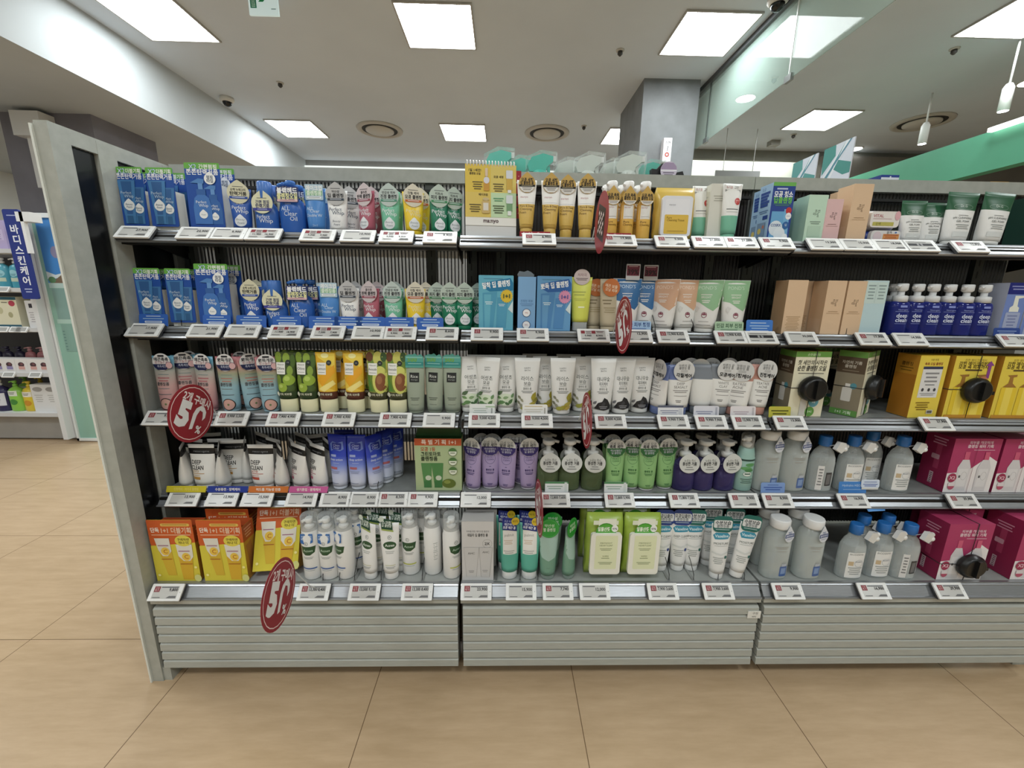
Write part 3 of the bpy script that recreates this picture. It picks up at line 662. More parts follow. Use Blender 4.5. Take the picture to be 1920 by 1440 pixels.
# ---------- gold and white pore tubes, pump oils, wipes
GO = 'd8b04e'
tube('pore', 'cleansing_foam_tube', 'white and gold tube with gold drop tag', 'white and gold pore tubes', 54, 36, 148, 34, 24, [(86, GO), (300, WH)],
     [('t', 'ma:nyo', -7, 103, 5.5, 'b8646a', {'w': 20}), ('l', 0, 90, 44, 1, 1.4, '9aa0a8'), ('t', 'Pore & Deep', 0, 80, 5.6, '6d4a12', {'w': 36}), ('t', 'Cleansing', -2, 72, 6, '6d4a12', {'w': 32}), ('t', 'Foam', -10, 64, 6, '6d4a12'), ('l', 0, 33, 28, 1, 2, 'a8822c')], GO,
     (disc_pts(23, 30, .3), 'c9a049', [('t', '모공 세정', 0, 10, 7.6, '1d1a14', {'b': .03, 'w': 32}), ('t', '딥 클렌징 폼', 0, 1.5, 7.2, '1d1a14', {'b': .03, 'w': 36}), ('r', -22, -8, 22, -2.5, '2b2620'), ('l', 0, -4, 30, 1, 3, 'b8a878'), ('p', [(-21, -8), (21, -8), (16, -16), (8, -21.5), (-8, -21.5), (-16, -16)], 'dcdad4'), ('l', 0, -10, 26, 2, 4, '777068')], (0, 138), 0))
profile_bottle('poreoil', 'cleansing_oil_pump_bottle', 'slim gold oil bottle with white pump', 'slim gold oil bottles', [(18, 0), (19, 3), (19, 92), (14, 100), (11, 104)], C('e0b458', .25),
    [('r', -17, 52, 17, 88, 'e9e7e2'), ('t', 'ma:nyo', -4, 80, 4.5, 'a85a60', {'w': 16}), ('t', 'Pure', -5, 44, 6, '6d4a12'), ('t', 'Cleansing', 0, 36, 5.5, '6d4a12', {'w': 26}), ('l', 0, 58, 24, 1, 2, '8f8a80')], pump=pump_head(102, WH, 12, 12, 14, 14, 16, 22, 200),
    tagc=(disc_pts(20, 30, .55), 'c9a049', [('t', '모공 촉촉', 0, 6, 7, '1d1a14', {'b': .03, 'w': 30}), ('t', '클렌징 오일', 0, -2, 7, '1d1a14', {'b': .03, 'w': 32}), ('p', [(-18, -8), (18, -8), (12, -16), (0, -19.5), (-12, -16)], 'dedbd2'), ('l', 0, -9.5, 26, 2, 3.4, '777068')], (0, 106, -20), 0))
def pouch(key, base, w, h, d, col, lidcol, inner, art, lid, extra=None, name='wipes_pack', step=None, group='wipes packs'):
    r = empty(name); n = 28; rings = []
    for i in range(9):
        t = i/8; z = h*t; e = max(.04, 1-abs(2*t-1)**3.2); s = .97+.03*e+(.02*sin(i*2.1)); q = .55
        rings.append([((w/2*s*math.copysign(abs(cos(2*pi*k/n))**q, cos(2*pi*k/n))+1.2*sin(3.7*k+i))/1000, (d/2*e*math.copysign(abs(sin(2*pi*k/n))**.6, sin(2*pi*k/n)))/1000, z/1000) for k in range(n)])
    b = MB(); b.loft(rings, PL(col) if isinstance(col, str) else col); b.art(art, flat(-d/2000-.0006)); b.build('pouch', r)
    lx0, ly0, lx1, ly1 = lid
    l = MB(); l.prism(rrect(lx0, ly0, lx1, ly1, 9), -d/2000-.007, -d/2000+.004, PL(lidcol)); l.art(inner, flat(-d/2000-.007)); l.build('lid', r)
    if extra: extra(r)
    return kind(key, name, base, 'wipes', group, d+8, step or d+10, r)
pouch('wipesY', 'mustard yellow wipes pack with white hinged lid', 110, 138, 42, 'cfab42', 'e3e5ee', [('r', -33, 30, 33, 104, 'e8e9ef', 4), ('r', -33, 14, 33, 64, 'e2b93e', 3), ('t', 'ma:nyo', -14, 88, 5, '8d8f99', {'w': 18}), ('t', 'Pure', -20, 56, 5.6, '6d5412'), ('t', 'Cleansing Tissue', -2, 49, 5.6, '6d5412', {'w': 48}), ('l', 0, 22, 46, 1, 2.4, 'a88a30')], [], (-42, 8, 42, 112), group='yellow wipes')
WG = '9cb93a'
pouch('wipesG', 'lime green wipes pack with white lid', 112, 206, 66, WG, 'eeeee2', [('r', -32, 40, 34, 152, 'e3e8bc', 4), ('t', 'MIDNIGHT', 0, 128, 5.4, '7d8a52', {'w': 44}), ('t', 'HEARTLEAF', 0, 120, 5.4, '7d8a52', {'w': 40}), ('l', 0, 110, 36, 2, 4.4, '9aa474'), ('t', 'WIPES', 0, 84, 5, '8b9763'), ('l', 0, 78, 24, 1, 4, '8b9763'), ('l', 0, 64, 42, 2, 5, 'a0aa80')],
    [('r', -40, 184, 34, 198, 'dfe6cf'), ('r', -24, 164, 28, 204, 'e8ecda'), ('e', -2, 158, 30, 32, '3f9a2c'), ('e', -2, 158, 27, 29, '4fae34'), ('t', '밀물산뜻', -8, 170, 11, 'f0f6e6', {'b': .03, 'w': 36}), ('e', 24, 172, 10, 11, 'eef1ee', .35), ('t', '97%', 24, 171, 6, '35424a', {'b': .02, 'w': 14})], (-46, 22, 46, 158), group='lime wipes')
# ---------- mint tubes, boxes of the top shelf
tube('rosec', 'cleanser_tube', 'white and mint tube with red seal', 'white and mint cleansers', 58, 40, 150, 34, 18, [(66, '6fbb9b'), (300, 'e9e9e4')],
     [('l', 0, 84, 34, 1, 5, '5a5f5c'), ('l', 0, 76, 34, 1, 2, '8d918e'), ('e', 14, 104, 9, 9.5, 'cc3a34'), ('l', 14, 107, 11, 2, 4, 'e8a8a4')], '6fbb9b', (rrect(-27, 106, 27, 150, 5), 'e6e3df', [('t', '트러블', -10, 141, 6, 'b85a5a', {'w': 18}), ('t', '고민', 10, 141, 6, '4a4a4a', {'w': 12}), ('t', '약산성 딥 클렌징', 0, 131, 6.6, '37393b', {'b': .02, 'w': 46}), ('l', 0, 123, 40, 1, 3, '8a8a8a')], (0, 0), 0))
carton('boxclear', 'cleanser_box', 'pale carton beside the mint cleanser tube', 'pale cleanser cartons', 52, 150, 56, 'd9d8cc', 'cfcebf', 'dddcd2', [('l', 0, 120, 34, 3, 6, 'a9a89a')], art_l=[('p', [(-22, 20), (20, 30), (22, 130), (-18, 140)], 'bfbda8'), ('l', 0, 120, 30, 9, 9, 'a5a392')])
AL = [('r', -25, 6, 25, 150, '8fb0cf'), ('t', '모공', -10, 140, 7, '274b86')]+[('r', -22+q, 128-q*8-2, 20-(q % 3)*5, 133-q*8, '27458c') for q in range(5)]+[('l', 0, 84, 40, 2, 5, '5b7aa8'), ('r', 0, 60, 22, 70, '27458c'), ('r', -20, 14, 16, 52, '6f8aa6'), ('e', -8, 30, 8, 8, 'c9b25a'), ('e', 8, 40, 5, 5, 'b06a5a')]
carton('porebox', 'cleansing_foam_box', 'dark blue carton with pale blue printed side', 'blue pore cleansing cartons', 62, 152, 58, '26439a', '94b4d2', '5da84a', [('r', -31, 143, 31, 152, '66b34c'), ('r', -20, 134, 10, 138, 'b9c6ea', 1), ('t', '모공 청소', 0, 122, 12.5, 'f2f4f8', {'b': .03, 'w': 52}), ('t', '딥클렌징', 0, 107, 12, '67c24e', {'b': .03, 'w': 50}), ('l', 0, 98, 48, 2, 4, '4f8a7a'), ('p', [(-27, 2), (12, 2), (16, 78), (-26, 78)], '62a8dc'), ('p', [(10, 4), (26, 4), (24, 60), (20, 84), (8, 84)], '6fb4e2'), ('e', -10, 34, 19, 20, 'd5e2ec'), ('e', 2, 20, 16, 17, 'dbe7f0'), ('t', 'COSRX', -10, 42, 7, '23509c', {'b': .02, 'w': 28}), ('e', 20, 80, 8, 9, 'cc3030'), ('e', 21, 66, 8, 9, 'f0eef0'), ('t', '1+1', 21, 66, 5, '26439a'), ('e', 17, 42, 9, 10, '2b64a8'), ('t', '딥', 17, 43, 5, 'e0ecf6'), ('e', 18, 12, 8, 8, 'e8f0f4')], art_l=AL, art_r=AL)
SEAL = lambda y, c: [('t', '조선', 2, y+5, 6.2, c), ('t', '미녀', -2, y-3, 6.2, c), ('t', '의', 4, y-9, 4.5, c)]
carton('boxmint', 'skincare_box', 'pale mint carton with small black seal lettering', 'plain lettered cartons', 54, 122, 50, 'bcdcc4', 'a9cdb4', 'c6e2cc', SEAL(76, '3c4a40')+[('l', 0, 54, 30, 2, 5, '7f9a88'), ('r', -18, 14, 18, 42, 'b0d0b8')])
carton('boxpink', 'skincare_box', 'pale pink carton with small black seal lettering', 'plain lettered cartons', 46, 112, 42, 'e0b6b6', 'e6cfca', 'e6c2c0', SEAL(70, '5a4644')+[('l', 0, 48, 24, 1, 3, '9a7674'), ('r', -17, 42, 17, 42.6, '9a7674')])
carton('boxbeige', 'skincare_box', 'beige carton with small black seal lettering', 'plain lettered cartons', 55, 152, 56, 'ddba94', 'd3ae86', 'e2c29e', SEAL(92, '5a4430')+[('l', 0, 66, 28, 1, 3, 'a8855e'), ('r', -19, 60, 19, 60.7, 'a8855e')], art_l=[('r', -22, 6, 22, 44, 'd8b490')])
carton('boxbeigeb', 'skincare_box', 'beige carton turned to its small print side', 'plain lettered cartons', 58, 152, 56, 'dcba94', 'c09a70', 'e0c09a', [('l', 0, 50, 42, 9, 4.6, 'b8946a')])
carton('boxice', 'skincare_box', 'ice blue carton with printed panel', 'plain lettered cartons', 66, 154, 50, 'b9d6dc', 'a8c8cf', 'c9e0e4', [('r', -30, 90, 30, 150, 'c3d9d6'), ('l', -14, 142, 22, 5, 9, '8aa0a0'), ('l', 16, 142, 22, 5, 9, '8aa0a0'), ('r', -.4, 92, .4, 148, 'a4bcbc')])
pouch('pad', 'white and pink pad pouch lying on another pouch', 94, 52, 40, 'dcd3d2', 'e3dcd8', [('t', 'VITAL', -20, 35, 8, 'b3606a', {'b': .02}), ('l', -8, 28, 52, 1, 3, 'b98a90'), ('r', -34, 9, 26, 19, 'b9b04e', 1), ('t', '순백', -18, 14, 6, '4f4c22'), ('e', 34, 36, 8, 12, 'dfa8b0')], [], (-41, 5, 41, 47), name='pad_pouch', group='pad pouches')
pouch('padblue', 'navy and orange pad pouch under another pouch', 98, 36, 46, '1f3fa0', 'd8d6d8', [('r', -8, 8, 38, 24, 'd98f4a', 1), ('l', 15, 22, 40, 3, 5, 'b04a2a'), ('e', -24, 17, 12, 13, 'd6c4cc'), ('t', '쌀겨', 8, 28, 6, '35404f', {'w': 16}), ('e', 27, 28, 3, 2, '3a6ac0')], [], (-42, 3, 42, 33), name='pad_pouch', group='pad pouches')
def drg(key, base, w, h):
    return tube(key, 'cleanser_tube', base, 'green topped white cleansers in film', w, w*.72, h, w*.46, 10, [(h*.66, 'e4e5e2'), (400, '1f5a38')],
        [('t', 'Dr.G', 0, h*.74, h*.05, 'c6d4ca', {'w': w*.4}), ('o', 0, h*.72, w*.3, h*.055, .7, '9fb8a8'), ('l', 0, h*.56, w*.3, 1, 3, '555a58'), ('t', 'pH CLEANSING', 0, h*.50, h*.04, '3f4442', {'w': w*.58}), ('t', 'GEL FOAM', 0, h*.44, h*.04, '3f4442', {'w': w*.5}), ('l', 0, h*.38, w*.4, 3, 5, '9a9f9c'), ('r', -w*.25, h*.14, w*.25, h*.24, 'd2d6d4')], 'e4e5e2', None)
drg('drgS', 'green topped white tube in film, small size', 74, 116)
drg('drgL', 'green topped white tube in film, large size', 92, 140)

# ---------- second shelf, middle and right
def duo(key, base, c1, c2, c3, title, badge, bcol):
    return carton(key, 'cleanser_duo_box', base, 'light blue duo cartons', 98, 152, 46, c1, c2, c1, [('p', [(-38, 132), (40, 146), (48, 132), (48, 112), (-18, 108), (-36, 118)], c3), ('t', title, 0, 128, 13, 'f4f7f8', {'b': .03, 'w': 78, 'r': 7}), ('l', -8, 144, 54, 1, 4, '4a86a8'), ('p', [(-36, 6), (-8, 6), (3, 108), (-38, 104)], c2), ('p', [(0, 6), (28, 6), (34, 92), (4, 92)], c2), ('p', [(-32, 8), (-18, 8), (-14, 100), (-34, 100)], c1), ('l', -20, 80, 22, 2, 5, 'd8eaf4'), ('l', 16, 74, 18, 2, 4, 'd3e6f2'), ('p', [(34, 60), (48, 48), (48, 84)], 'cfe0e4'), ('e', 30, 96, 16, 17, bcol)]
                  + [('p', [(30+16*cos(a), 96+17*sin(a)), (30+18.5*cos(a+.13), 96+19.5*sin(a+.13)), (30+16*cos(a+.26), 96+17*sin(a+.26))], bcol) for a in [i*2*pi/18 for i in range(18)]] + [('t', '1+1', 30, 96, 11, badge, {'b': .03})])
duo('duoA', 'turquoise duo carton with yellow 1+1 burst', '5fb4d0', '4a9fc4', '1f7cae', '밀착 딥 클렌징', '1d4a3a', 'e8c22a')
duo('duoB', 'sky blue duo carton with pink 1+1 burst', '5f9fd4', '4a8ac8', '2a63b0', '뽀득 딥 클렌징', '2c50a0', 'e08fb4')
def hangtab(r):
    t = MB(); t.prism([(-.022, .150), (.022, .150), (.024, .158), (.014, .166), (.004, .170), (-.006, .166), (-.02, .168), (-.026, .158)], .018, .0188, PP('b9c4cc')); t.build('hang_tab', r)
carton('duoside', 'cleanser_duo_box', 'sky blue carton showing narrow side with hang tab', 'light blue duo cartons', 50, 150, 84, '7aaee0', '5f9fd4', '7aaee0', [('t', '진정된 피부', 0, 83, 6.5, '3a68a8', {'w': 34}), ('l', 0, 76, 38, 2, 4.5, '5a8ac0'), ('e', 0, 50, 12, 12, 'eef1f4'), ('o', 0, 50, 12, 12, 1.6, '2c4a7c'), ('t', '99%', 0, 50, 4, 'c05a50'), ('e', 0, 16, 12, 12, 'eef1f4'), ('o', 0, 16, 12, 12, 1.6, '2c4a7c'), ('t', '95%', 0, 16, 4, 'c05a50')], parts=hangtab)
tube('lime', 'cleanser_tube', 'pale lime tube with clear cap', 'single cleansers of the second shelf', 62, 46, 152, 36, 26, [(400, 'd3d84c')], [('l', -6, 112, 36, 2, 8, 'a6ad3c'), ('l', -4, 92, 34, 2, 4, 'b4ba44'), ('r', -9, 66, 9, 70, 'eef0c8')], clear('e8ebea', .45, .2),
     (disc_pts(22, 28, .0, 1.05), 'c9b8b4', [('t', '저자극', 0, 6, 7, '8a5660', {'w': 28}), ('l', 0, -3, 34, 2, 4, '5f4e4e')], (0, 152), 0))
tube('oat', 'cleanser_tube', 'oat beige cleanser tube with orange round tag', 'oat beige cleansers', 58, 44, 148, 36, 14, [(400, 'c4b496')], [('l', -8, 90, 26, 2, 9, '8a795a'), ('l', 0, 68, 34, 3, 6, 'a5946f')], 'c4b496',
     (disc_pts(25, 28), 'cf7034', [('t', '매끈 보들', 0, 4, 7.5, 'f1d8b8', {'b': .02, 'w': 36, 'r': -10}), ('t', '모닝 피부', 0, -7, 7.5, 'f1d8b8', {'b': .02, 'w': 36, 'r': -10})], (2, 124), 0))
def ponds(key, base, c, cd):
    st = None
    return tube(key, 'cleansing_foam_tube', base, 'two-tone flower emblem tubes', 84, 58, 150, 40, 12, [(400, 'e6e4e0')],
        [('p', [(-41, 149), (41, 149), (39, 110), (36, 78), (22, 62), (4, 72), (-18, 86), (-36, 90), (-39, 110)], c), ('t', "POND'S", 0, 128, 10, cd, {'w': 52}), ('l', 0, 109, 30, 1, 4, 'eee8e0'), ('t', 'BRIGHT', 0, 101, 5.6, 'efe9e2', {'w': 28}), ('l', 0, 92, 22, 2, 5, 'eee8e0'), ('o', 0, 50, 7.5, 8, 1.5, '8c2f4a'), ('p', [(-6, 58), (-3, 52), (0, 58), (3, 52), (6, 58), (5, 50), (-5, 50)], '8c2f4a'), ('l', 0, 32, 28, 1, 3, 'a5a2a0'), ('l', 0, 22, 40, 1, 3, '8a8886'), ('p', [(-24, 76), (-14, 70), (-22, 56), (-28, 64)], 'd6d4d0')], 'e6e4e0', st)
ponds('pblue', 'blue topped white tube with red price flag', '2f6aa4', 'b5cde2')
ponds('ppeach', 'peach topped white tube with flower emblem', 'd9a884', 'ecd3bc')
ponds('pgreen', 'green topped white tube with flower emblem', '8dbd8c', 'c3dcc0')
def flagcard():
    k = KINDS['pblue']; r = k.root
    card(r, 'price_flag', rrect(-20, 0, 20, 44, 2), 'b9bbbb', [('r', -18, 12, 18, 40, '6a2030'), ('t', '39%', 0, 22, 14, '2a1216', {'b': .03, 'w': 34}), ('l', 0, 38, 26, 1, 4, 'c9a0a0')], (.012, -.006, .146), (0, 0, 0))
flagcard()
profile_bottle('deepc', 'foam_pump_bottle', 'clear navy foam cleanser bottle with white pump', 'navy foam cleansers', [(27, 0), (29, 4), (29, 82), (26, 92), (19, 97)], clear('2f3a98', .45, .08, .6), [('t', 'Neutrogena', 0, 73, 4.2, 'a9b3dc', {'w': 38}), ('r', -20, 68, 20, 68.8, 'a9b3dc'), ('t', 'deep', 0, 55, 12, 'd6dcf0', {'b': .02, 'w': 38}), ('t', 'clean', 0, 44, 12, 'd6dcf0', {'b': .02, 'w': 40}), ('l', 0, 34, 34, 1, 3, '8a94c4'), ('r', -10, 80, 10, 86, '8492d8')], 1, .62, p=.75, fill=(C('141f74', .2), 84),
    pump=pump_head(96, 'd9dbdb', 18, 16, 16, 14, 24, 20, 200), cat='pump bottle')
def mkfoambox():
    carton('foambox', 'foam_cleanser_box', 'periwinkle carton picturing a white foam pump', 'periwinkle foam cartons', 62, 154, 56, '6d86cc', 'b9c2dc', '1d2a86', [('r', -31, 122, 31, 154, '1a2480'), ('l', 0, 146, 46, 2, 8, '8a90c8'), ('p', [(-6, 118), (24, 118), (24, 113), (6, 110), (8, 88), (14, 84), (14, 72), (-14, 72), (-14, 84), (-6, 90)], 'e6e8da'), ('r', -22, 6, 22, 70, '9fabd0', 3), ('l', 0, 62, 30, 6, 9, '7380b4'), ('r', -31, 0, 31, 6, '8fa4e0')])
mkfoambox()

# ---------- middle shelf
def mist(key, base, stops, ringc, ink, title):
    return tube(key, 'cleansing_foam_tube', base, 'pastel blended tubes with round tags', 62, 47, 160, 38, 8, [(400, 'b')], [('l', 0, 108, 30, 1, 4, '6f8a86'), ('l', 0, 99, 32, 2, 8, ink), ('t', '클렌징폼', -2, 80, 8, '4a4a4e', {'b': .02, 'w': 34}), ('l', 0, 68, 30, 1, 4, '7d8486'), ('l', 0, 51, 36, 1, 4, '55606a'), ('e', 2, 22, 16, 16, 'd29f92'), ('o', 2, 22, 17.5, 17.5, 2.2, '1a1416'), ('e', 2, 22, 3, 3, '6a7a4a')], stops[0][1],
        (disc_pts(25, 28), 'd9d5d3', [('r', -9, 15, 9, 20, '1b1b22', 2), ('t', title, 0, 8, 8.5, '2a2a30', {'b': .025, 'w': 40}), ('t', '핑크솔트폼', 0, -1, 6, 'b06870', {'w': 36}), ('p', [(-24, -6), (24, -6), (20, -15), (11, -22.5), (-11, -22.5), (-20, -15)], '1d2450'), ('t', '촉촉세안', 0, -12, 6, 'd0d3e6', {'w': 24}), ('e', 21, -9, 10, 10, '2a3058'), ('e', 21, -9, 9, 9, 'd6a8a8')], (0, 143), 0), bodymat=grad(stops, .32))
mist('mistP', 'pink to sky blue blended tube with round tag', [(0, 'b58188'), (.45, 'c7a09c'), (.72, 'a9a9a0'), (.9, '6ea3ba'), (1, '6ea3ba')], 0, 'b0686c', '매끈촉촉')
mist('mistB', 'sky blue to pink blended tube with round tag', [(0, '8fb4c4'), (.45, '8fb2bc'), (.68, '9a9c80'), (.84, 'c08a88'), (1, 'b57076')], 0, 'b07868', '뽀득개운')
CRM = 'e6e3b8'
def fruit(key, base, bg, band, word, art, group='fruit tubes with cream caps'):
    return tube(key, 'face_wash_tube', base, group, 59, 52, 176, 36, 40, [(62, band), (400, bg)], art+[('r', -24, 112, 2, 146, 'ecebe4'), ('t', 'Natural', -11, 140, 4.5, '4a4a44', {'w': 18}), ('t', word, -11, 129, 7.5, '2a2c2a', {'w': 24}), ('l', -11, 119, 20, 1, 2.5, '7a7a72'), ('e', 10, 146, 7, 7.5, '232a2c'), ('t', '1/2', 10, 146, 3.6, 'b9bcb8'), ('t', '가득 피부홍', 0, 55, 5.6, 'd5d4b8', {'b': .02, 'w': 34}), ('e', -24, 54, 6, 7, 'e0dfc8')], CRM, capw=.98)
fruit('olive', 'olive printed face wash tube', '33461a', '24401c', 'Olive', [('r', -26, 62, 26, 174, '3d5220'), ('e', -18, 160, 9, 16, '7d9a2c'), ('e', 4, 158, 10, 15, '8aa833'), ('e', 22, 150, 7, 18, '4a6a24'), ('e', 14, 122, 8, 14, '86a436'), ('e', 10, 96, 16, 16, '8fb02f'), ('e', 6, 100, 8, 7, 'b2cc55'), ('e', -18, 92, 8, 18, '6f8a2a'), ('e', -8, 74, 14, 13, '93b233'), ('e', -12, 78, 6, 5, 'b4cc5c'), ('e', 16, 72, 9, 9, '46602a')])
fruit('lemon', 'lemon printed face wash tube', 'e0a916', '5a2a1c', 'Lemon', [('r', -26, 64, 27, 174, 'e5b01c'), ('p', [(-26, 172), (26, 172), (26, 130), (-20, 160)], 'f0d040'), ('p', [(-26, 110), (-4, 80), (26, 64), (-26, 64)], 'f0c83a'), ('e', -2, 166, 11, 7, 'f4ec9a'), ('p', [(-26, 98), (24, 140), (26, 118), (-10, 78)], 'efa514'), ('p', [(-22, 70), (20, 96), (26, 84), (-4, 63)], 'f6e27e')])
fruit('avo', 'avocado printed face wash tube', 'c9c455', '3b3d22', 'Avocado', [('r', -26, 63, 26, 174, '6a8a2e'), ('e', -20, 164, 10, 14, '6a3c22'), ('e', 4, 160, 14, 20, 'c6c454'), ('e', 20, 164, 9, 14, '37592c'), ('e', 10, 98, 22, 40, 'cfcf5e'), ('e', 12, 92, 16, 26, '8a4f2c'), ('e', 8, 98, 8, 12, 'a2683c'), ('p', [(-27, 120), (-10, 66), (-27, 63)], '4f8a34')])
tube('rice', 'cleansing_foam_tube', 'sage grey tube with black square and teal badge', 'sage grey tubes', 58, 46, 164, 36, 6, [(400, '9ba693')], [('r', -15, 92, 13, 120, '1f2324'), ('t', 'Rice', -1, 109, 9, 'dfe3dc', {'w': 22}), ('t', 'therapy', -1, 99, 4.6, 'aab0aa', {'w': 20}), ('l', 0, 47, 26, 2, 5, '566054'), ('l', 0, 27, 22, 1, 4, '7c8678')], '9ba693',
     ([(x/1000, z/1000) for x, z in ((-26, -20), (26, -20), (26, 12), (18, 20), (10, 15), (2, 22), (-6, 18), (-14, 19), (-26, 14))], '4fa698', [('t', '500', -6, 4, 13, '6fae38', {'b': .03}), ('r', -26, -14, 26, -3, '2f8f8a'), ('r', -18, -9, 20, -7, '8fc9c2'), ('r', -24, 8, 24, 12, '7cc4b4')], (0, 154), 0))
def happy(key, base, t1, t2, art, group='white plant printed tubes'):
    return tube(key, 'cleansing_foam_tube', base, group, 76, 54, 166, 40, 16, [(400, 'e6e6e2')], [('t', 'HAPPY', 0, 136, 4.8, '6c706e', {'w': 19}), ('t', 'BATH', 0, 129.5, 4.8, '6c706e', {'w': 17}), ('t', t1, 0, 106, 10.5, '4c5251', {'w': 36}), ('t', t2, 0, 92, 8.5, '4c5251', {'w': 24}), ('r', -10, 84, 10, 84.6, '4c5251'), ('t', '클렌징 폼', 0, 77, 5.5, '5c6261', {'w': 24}), ('l', 0, 70, 34, 2, 4, '8a8e8c')]+art, 'e3e3df')
LEAF = lambda x, y, s, c, r=0: ('p', [(x+s*(q*cos(r)-w*sin(r)), y+s*(q*sin(r)+w*cos(r))) for q, w in ((-1, 0), (-.4, .5), (.3, .45), (1, 0), (.3, -.45), (-.4, -.5))], c)
happy('hgreen', 'white tube with green leaf print', '어성초', '모공', [('e', 0, 40, 26, 18, 'd3e2c6')]+[LEAF(*a) for a in ((-18, 60, 11, '4f6b4a', .6), (-20, 46, 8, '6f9a5c', -.4), (0, 46, 9, '86a873', .2), (14, 34, 10, '4f7a48', .9), (-12, 32, 11, '5c8a50', .1), (20, 52, 8, '6a9460', 1.2), (4, 28, 8, '3f6a3c', -.5), (-22, 26, 7, '6f9a5c', .5))])
happy('hrice', 'white tube with golden rice ear print', '라이스', '보습', [LEAF(*a) for a in ((-22, 50, 7, '8a8a72', -.9), (-15, 42, 7, '9a9a80', -.9), (-24, 34, 7, '83836a', -1.0), (-17, 26, 8, '90907a', -1.1), (20, 54, 14, 'a59a2c', 1.2), (24, 40, 13, '8f8a26', 1.1), (15, 30, 14, 'b4a63c', .6), (4, 22, 13, 'a39628', .3), (-8, 19, 12, '9a9a34', .1), (16, 20, 10, 'c0a84a', .5))])
happy('hcoal', 'white tube with black charcoal print', '대나무숯', '피지케어', [('p', [(-24, 18), (-14, 36), (-2, 40), (4, 52), (14, 46), (24, 28), (24, 18), (4, 14)], '26272b'), ('p', [(-6, 26), (2, 40), (8, 36), (4, 24)], '3c3d42'), LEAF(-22, 36, 7, '77797c', .9), ('l', 2, 26, 24, 2, 5, '9b9da2')])
def clay(key, base, c, t1, t2, care):
    return tube(key, 'cleansing_foam_tube', base, 'two-tone clay tubes with big round tags', 80, 58, 150, 38, 24, [(106, 'e8e7e2'), (400, c)], [('t', t1, 0, 95, 7.5, '77716e', {'w': 46}), ('t', t2, 0, 85, 7.5, '77716e', {'w': 40}), ('l', 0, 76, 44, 2, 5, '8f8a88'), ('l', 0, 60, 38, 1, 4, 'a5a09e'), ('l', -6, 46, 16, 2, 4, '6a6664')], c,
        (disc_pts(31, 30), 'd3d3d0', [('t', '하루의 끝', 0, 15, 6.4, '4a4a4c', {'w': 34}), ('t', '클렌징 폼', 0, 7.5, 6.4, '4a4a4c', {'w': 32}), ('r', -10, -5, 10, 2, 'bcbcb9'), ('t', care, 0, -14, 9.5, '1b1b1d', {'b': .03, 'w': 46, 'r': -4})], (6, 134), 0))
clay('claysalt', 'periwinkle topped white tube with big round tag', '6a7cb4', 'DEEP', 'SEASALT', '각질케어')
clay('claygrey', 'slate grey topped white tube with big round tag', '7e858e', 'WHITE', 'CLAY', '모공케어')
clay('claypink', 'salmon topped white tube with big round tag', 'c98f80', 'TEATREE', 'ACNE', '진정케어')
def spider(z, w, d, x=0, h=195):
    """black anti-theft wrap: a wound puck on the front and two crossing cables"""
    def f(r):
        D = d/2000; W = w/2000
        p = MB(); n = 24; cx, cz = x/1000, z/1000
        def ring(q, y): return [(cx+q*cos(2*pi*k/n), y, cz+q*.94*sin(2*pi*k/n)) for k in range(n)]
        p.loft([ring(.034, -D-.001), ring(.040, -D-.006), ring(.040, -D-.018), ring(.036, -D-.022), ring(.036, -D-.024), ring(.030, -D-.028)], C('101112', .35), True)
        p.box(cx-.005, -D-.036, cz-.026, cx+.005, -D-.027, cz+.028, C('161718', .3)); p.box(cx+.03, -D-.018, cz-.012, cx+.05, -D-.008, cz-.002, C('101112', .35)); o = p.build('lock_puck', r); o['label'] = 'round black anti theft lock'
        c = MB(); e = .0012; H = h/1000
        for pts in ([(-W-e, D, cz), (-W-e, -D-e, cz), (cx, -D-.004, cz), (W+e, -D-e, cz), (W+e, D, cz)], [(cx, D, -0+.001), (cx+.001, -D-e, .001), (cx, -D-.004, cz), (cx+.004, -D-e, H+e), (cx+.004, D, H+e)]): c.wire(pts, .0011, C('141414', .4), 5)
        c.build('cable', r)
    return f
CRT = [('r', -52, 180, 52, 196, '5f9438'), ('t', '순한클렌징', 0, 187, 6, 'cfe0b8', {'w': 40}), ('t', '첫 세안의 시작은', 0, 164, 11, '3f3d36', {'b': .015, 'w': 86, 's': .12}), ('t', '순한 클렌징 오일', 0, 147, 12, '3f3d36', {'b': .02, 'w': 84, 's': .12}), ('l', 0, 133, 76, 1, 5, '6f6d64'), ('e', 36, 82, 11, 12, 'a83030'), ('e', 22, 46, 15, 16, '5d9fae'), ('t', '98', 22, 46, 8, 'd9ecf0', {'b': .02}), ('e', 14, 16, 14, 15, '5b9a3e'), ('t', '1+1', 14, 16, 7, 'dfeed3', {'b': .02}), ('r', -18, 4, 0, 56, 'cfcdc4', 3), ('r', -14, 56, -4, 70, 'dcdad2')]
BRN = [('r', -34, 178, 34, 196, '5f9438'), ('r', -34, 130, 34, 178, '574634'), ('t', '자연의 기름', 0, 162, 7.5, 'c9bfae', {'b': .02, 'w': 48}), ('t', '클렌징', -2, 150, 7.5, 'c9bfae', {'b': .02}), ('l', 0, 138, 40, 1, 4, '94866f'), ('r', -34, 18, 34, 130, '8a7f68'), ('r', -12, 44, 12, 86, 'd2d0c8', 3), ('r', -6, 86, 6, 98, 'dedcd4'), ('e', 14, 92, 8, 9, '4f94a4'), ('r', -34, 0, 34, 18, '5a9640'), ('t', '1+1 기획', 0, 9, 8, 'dbe9cf', {'b': .02})]
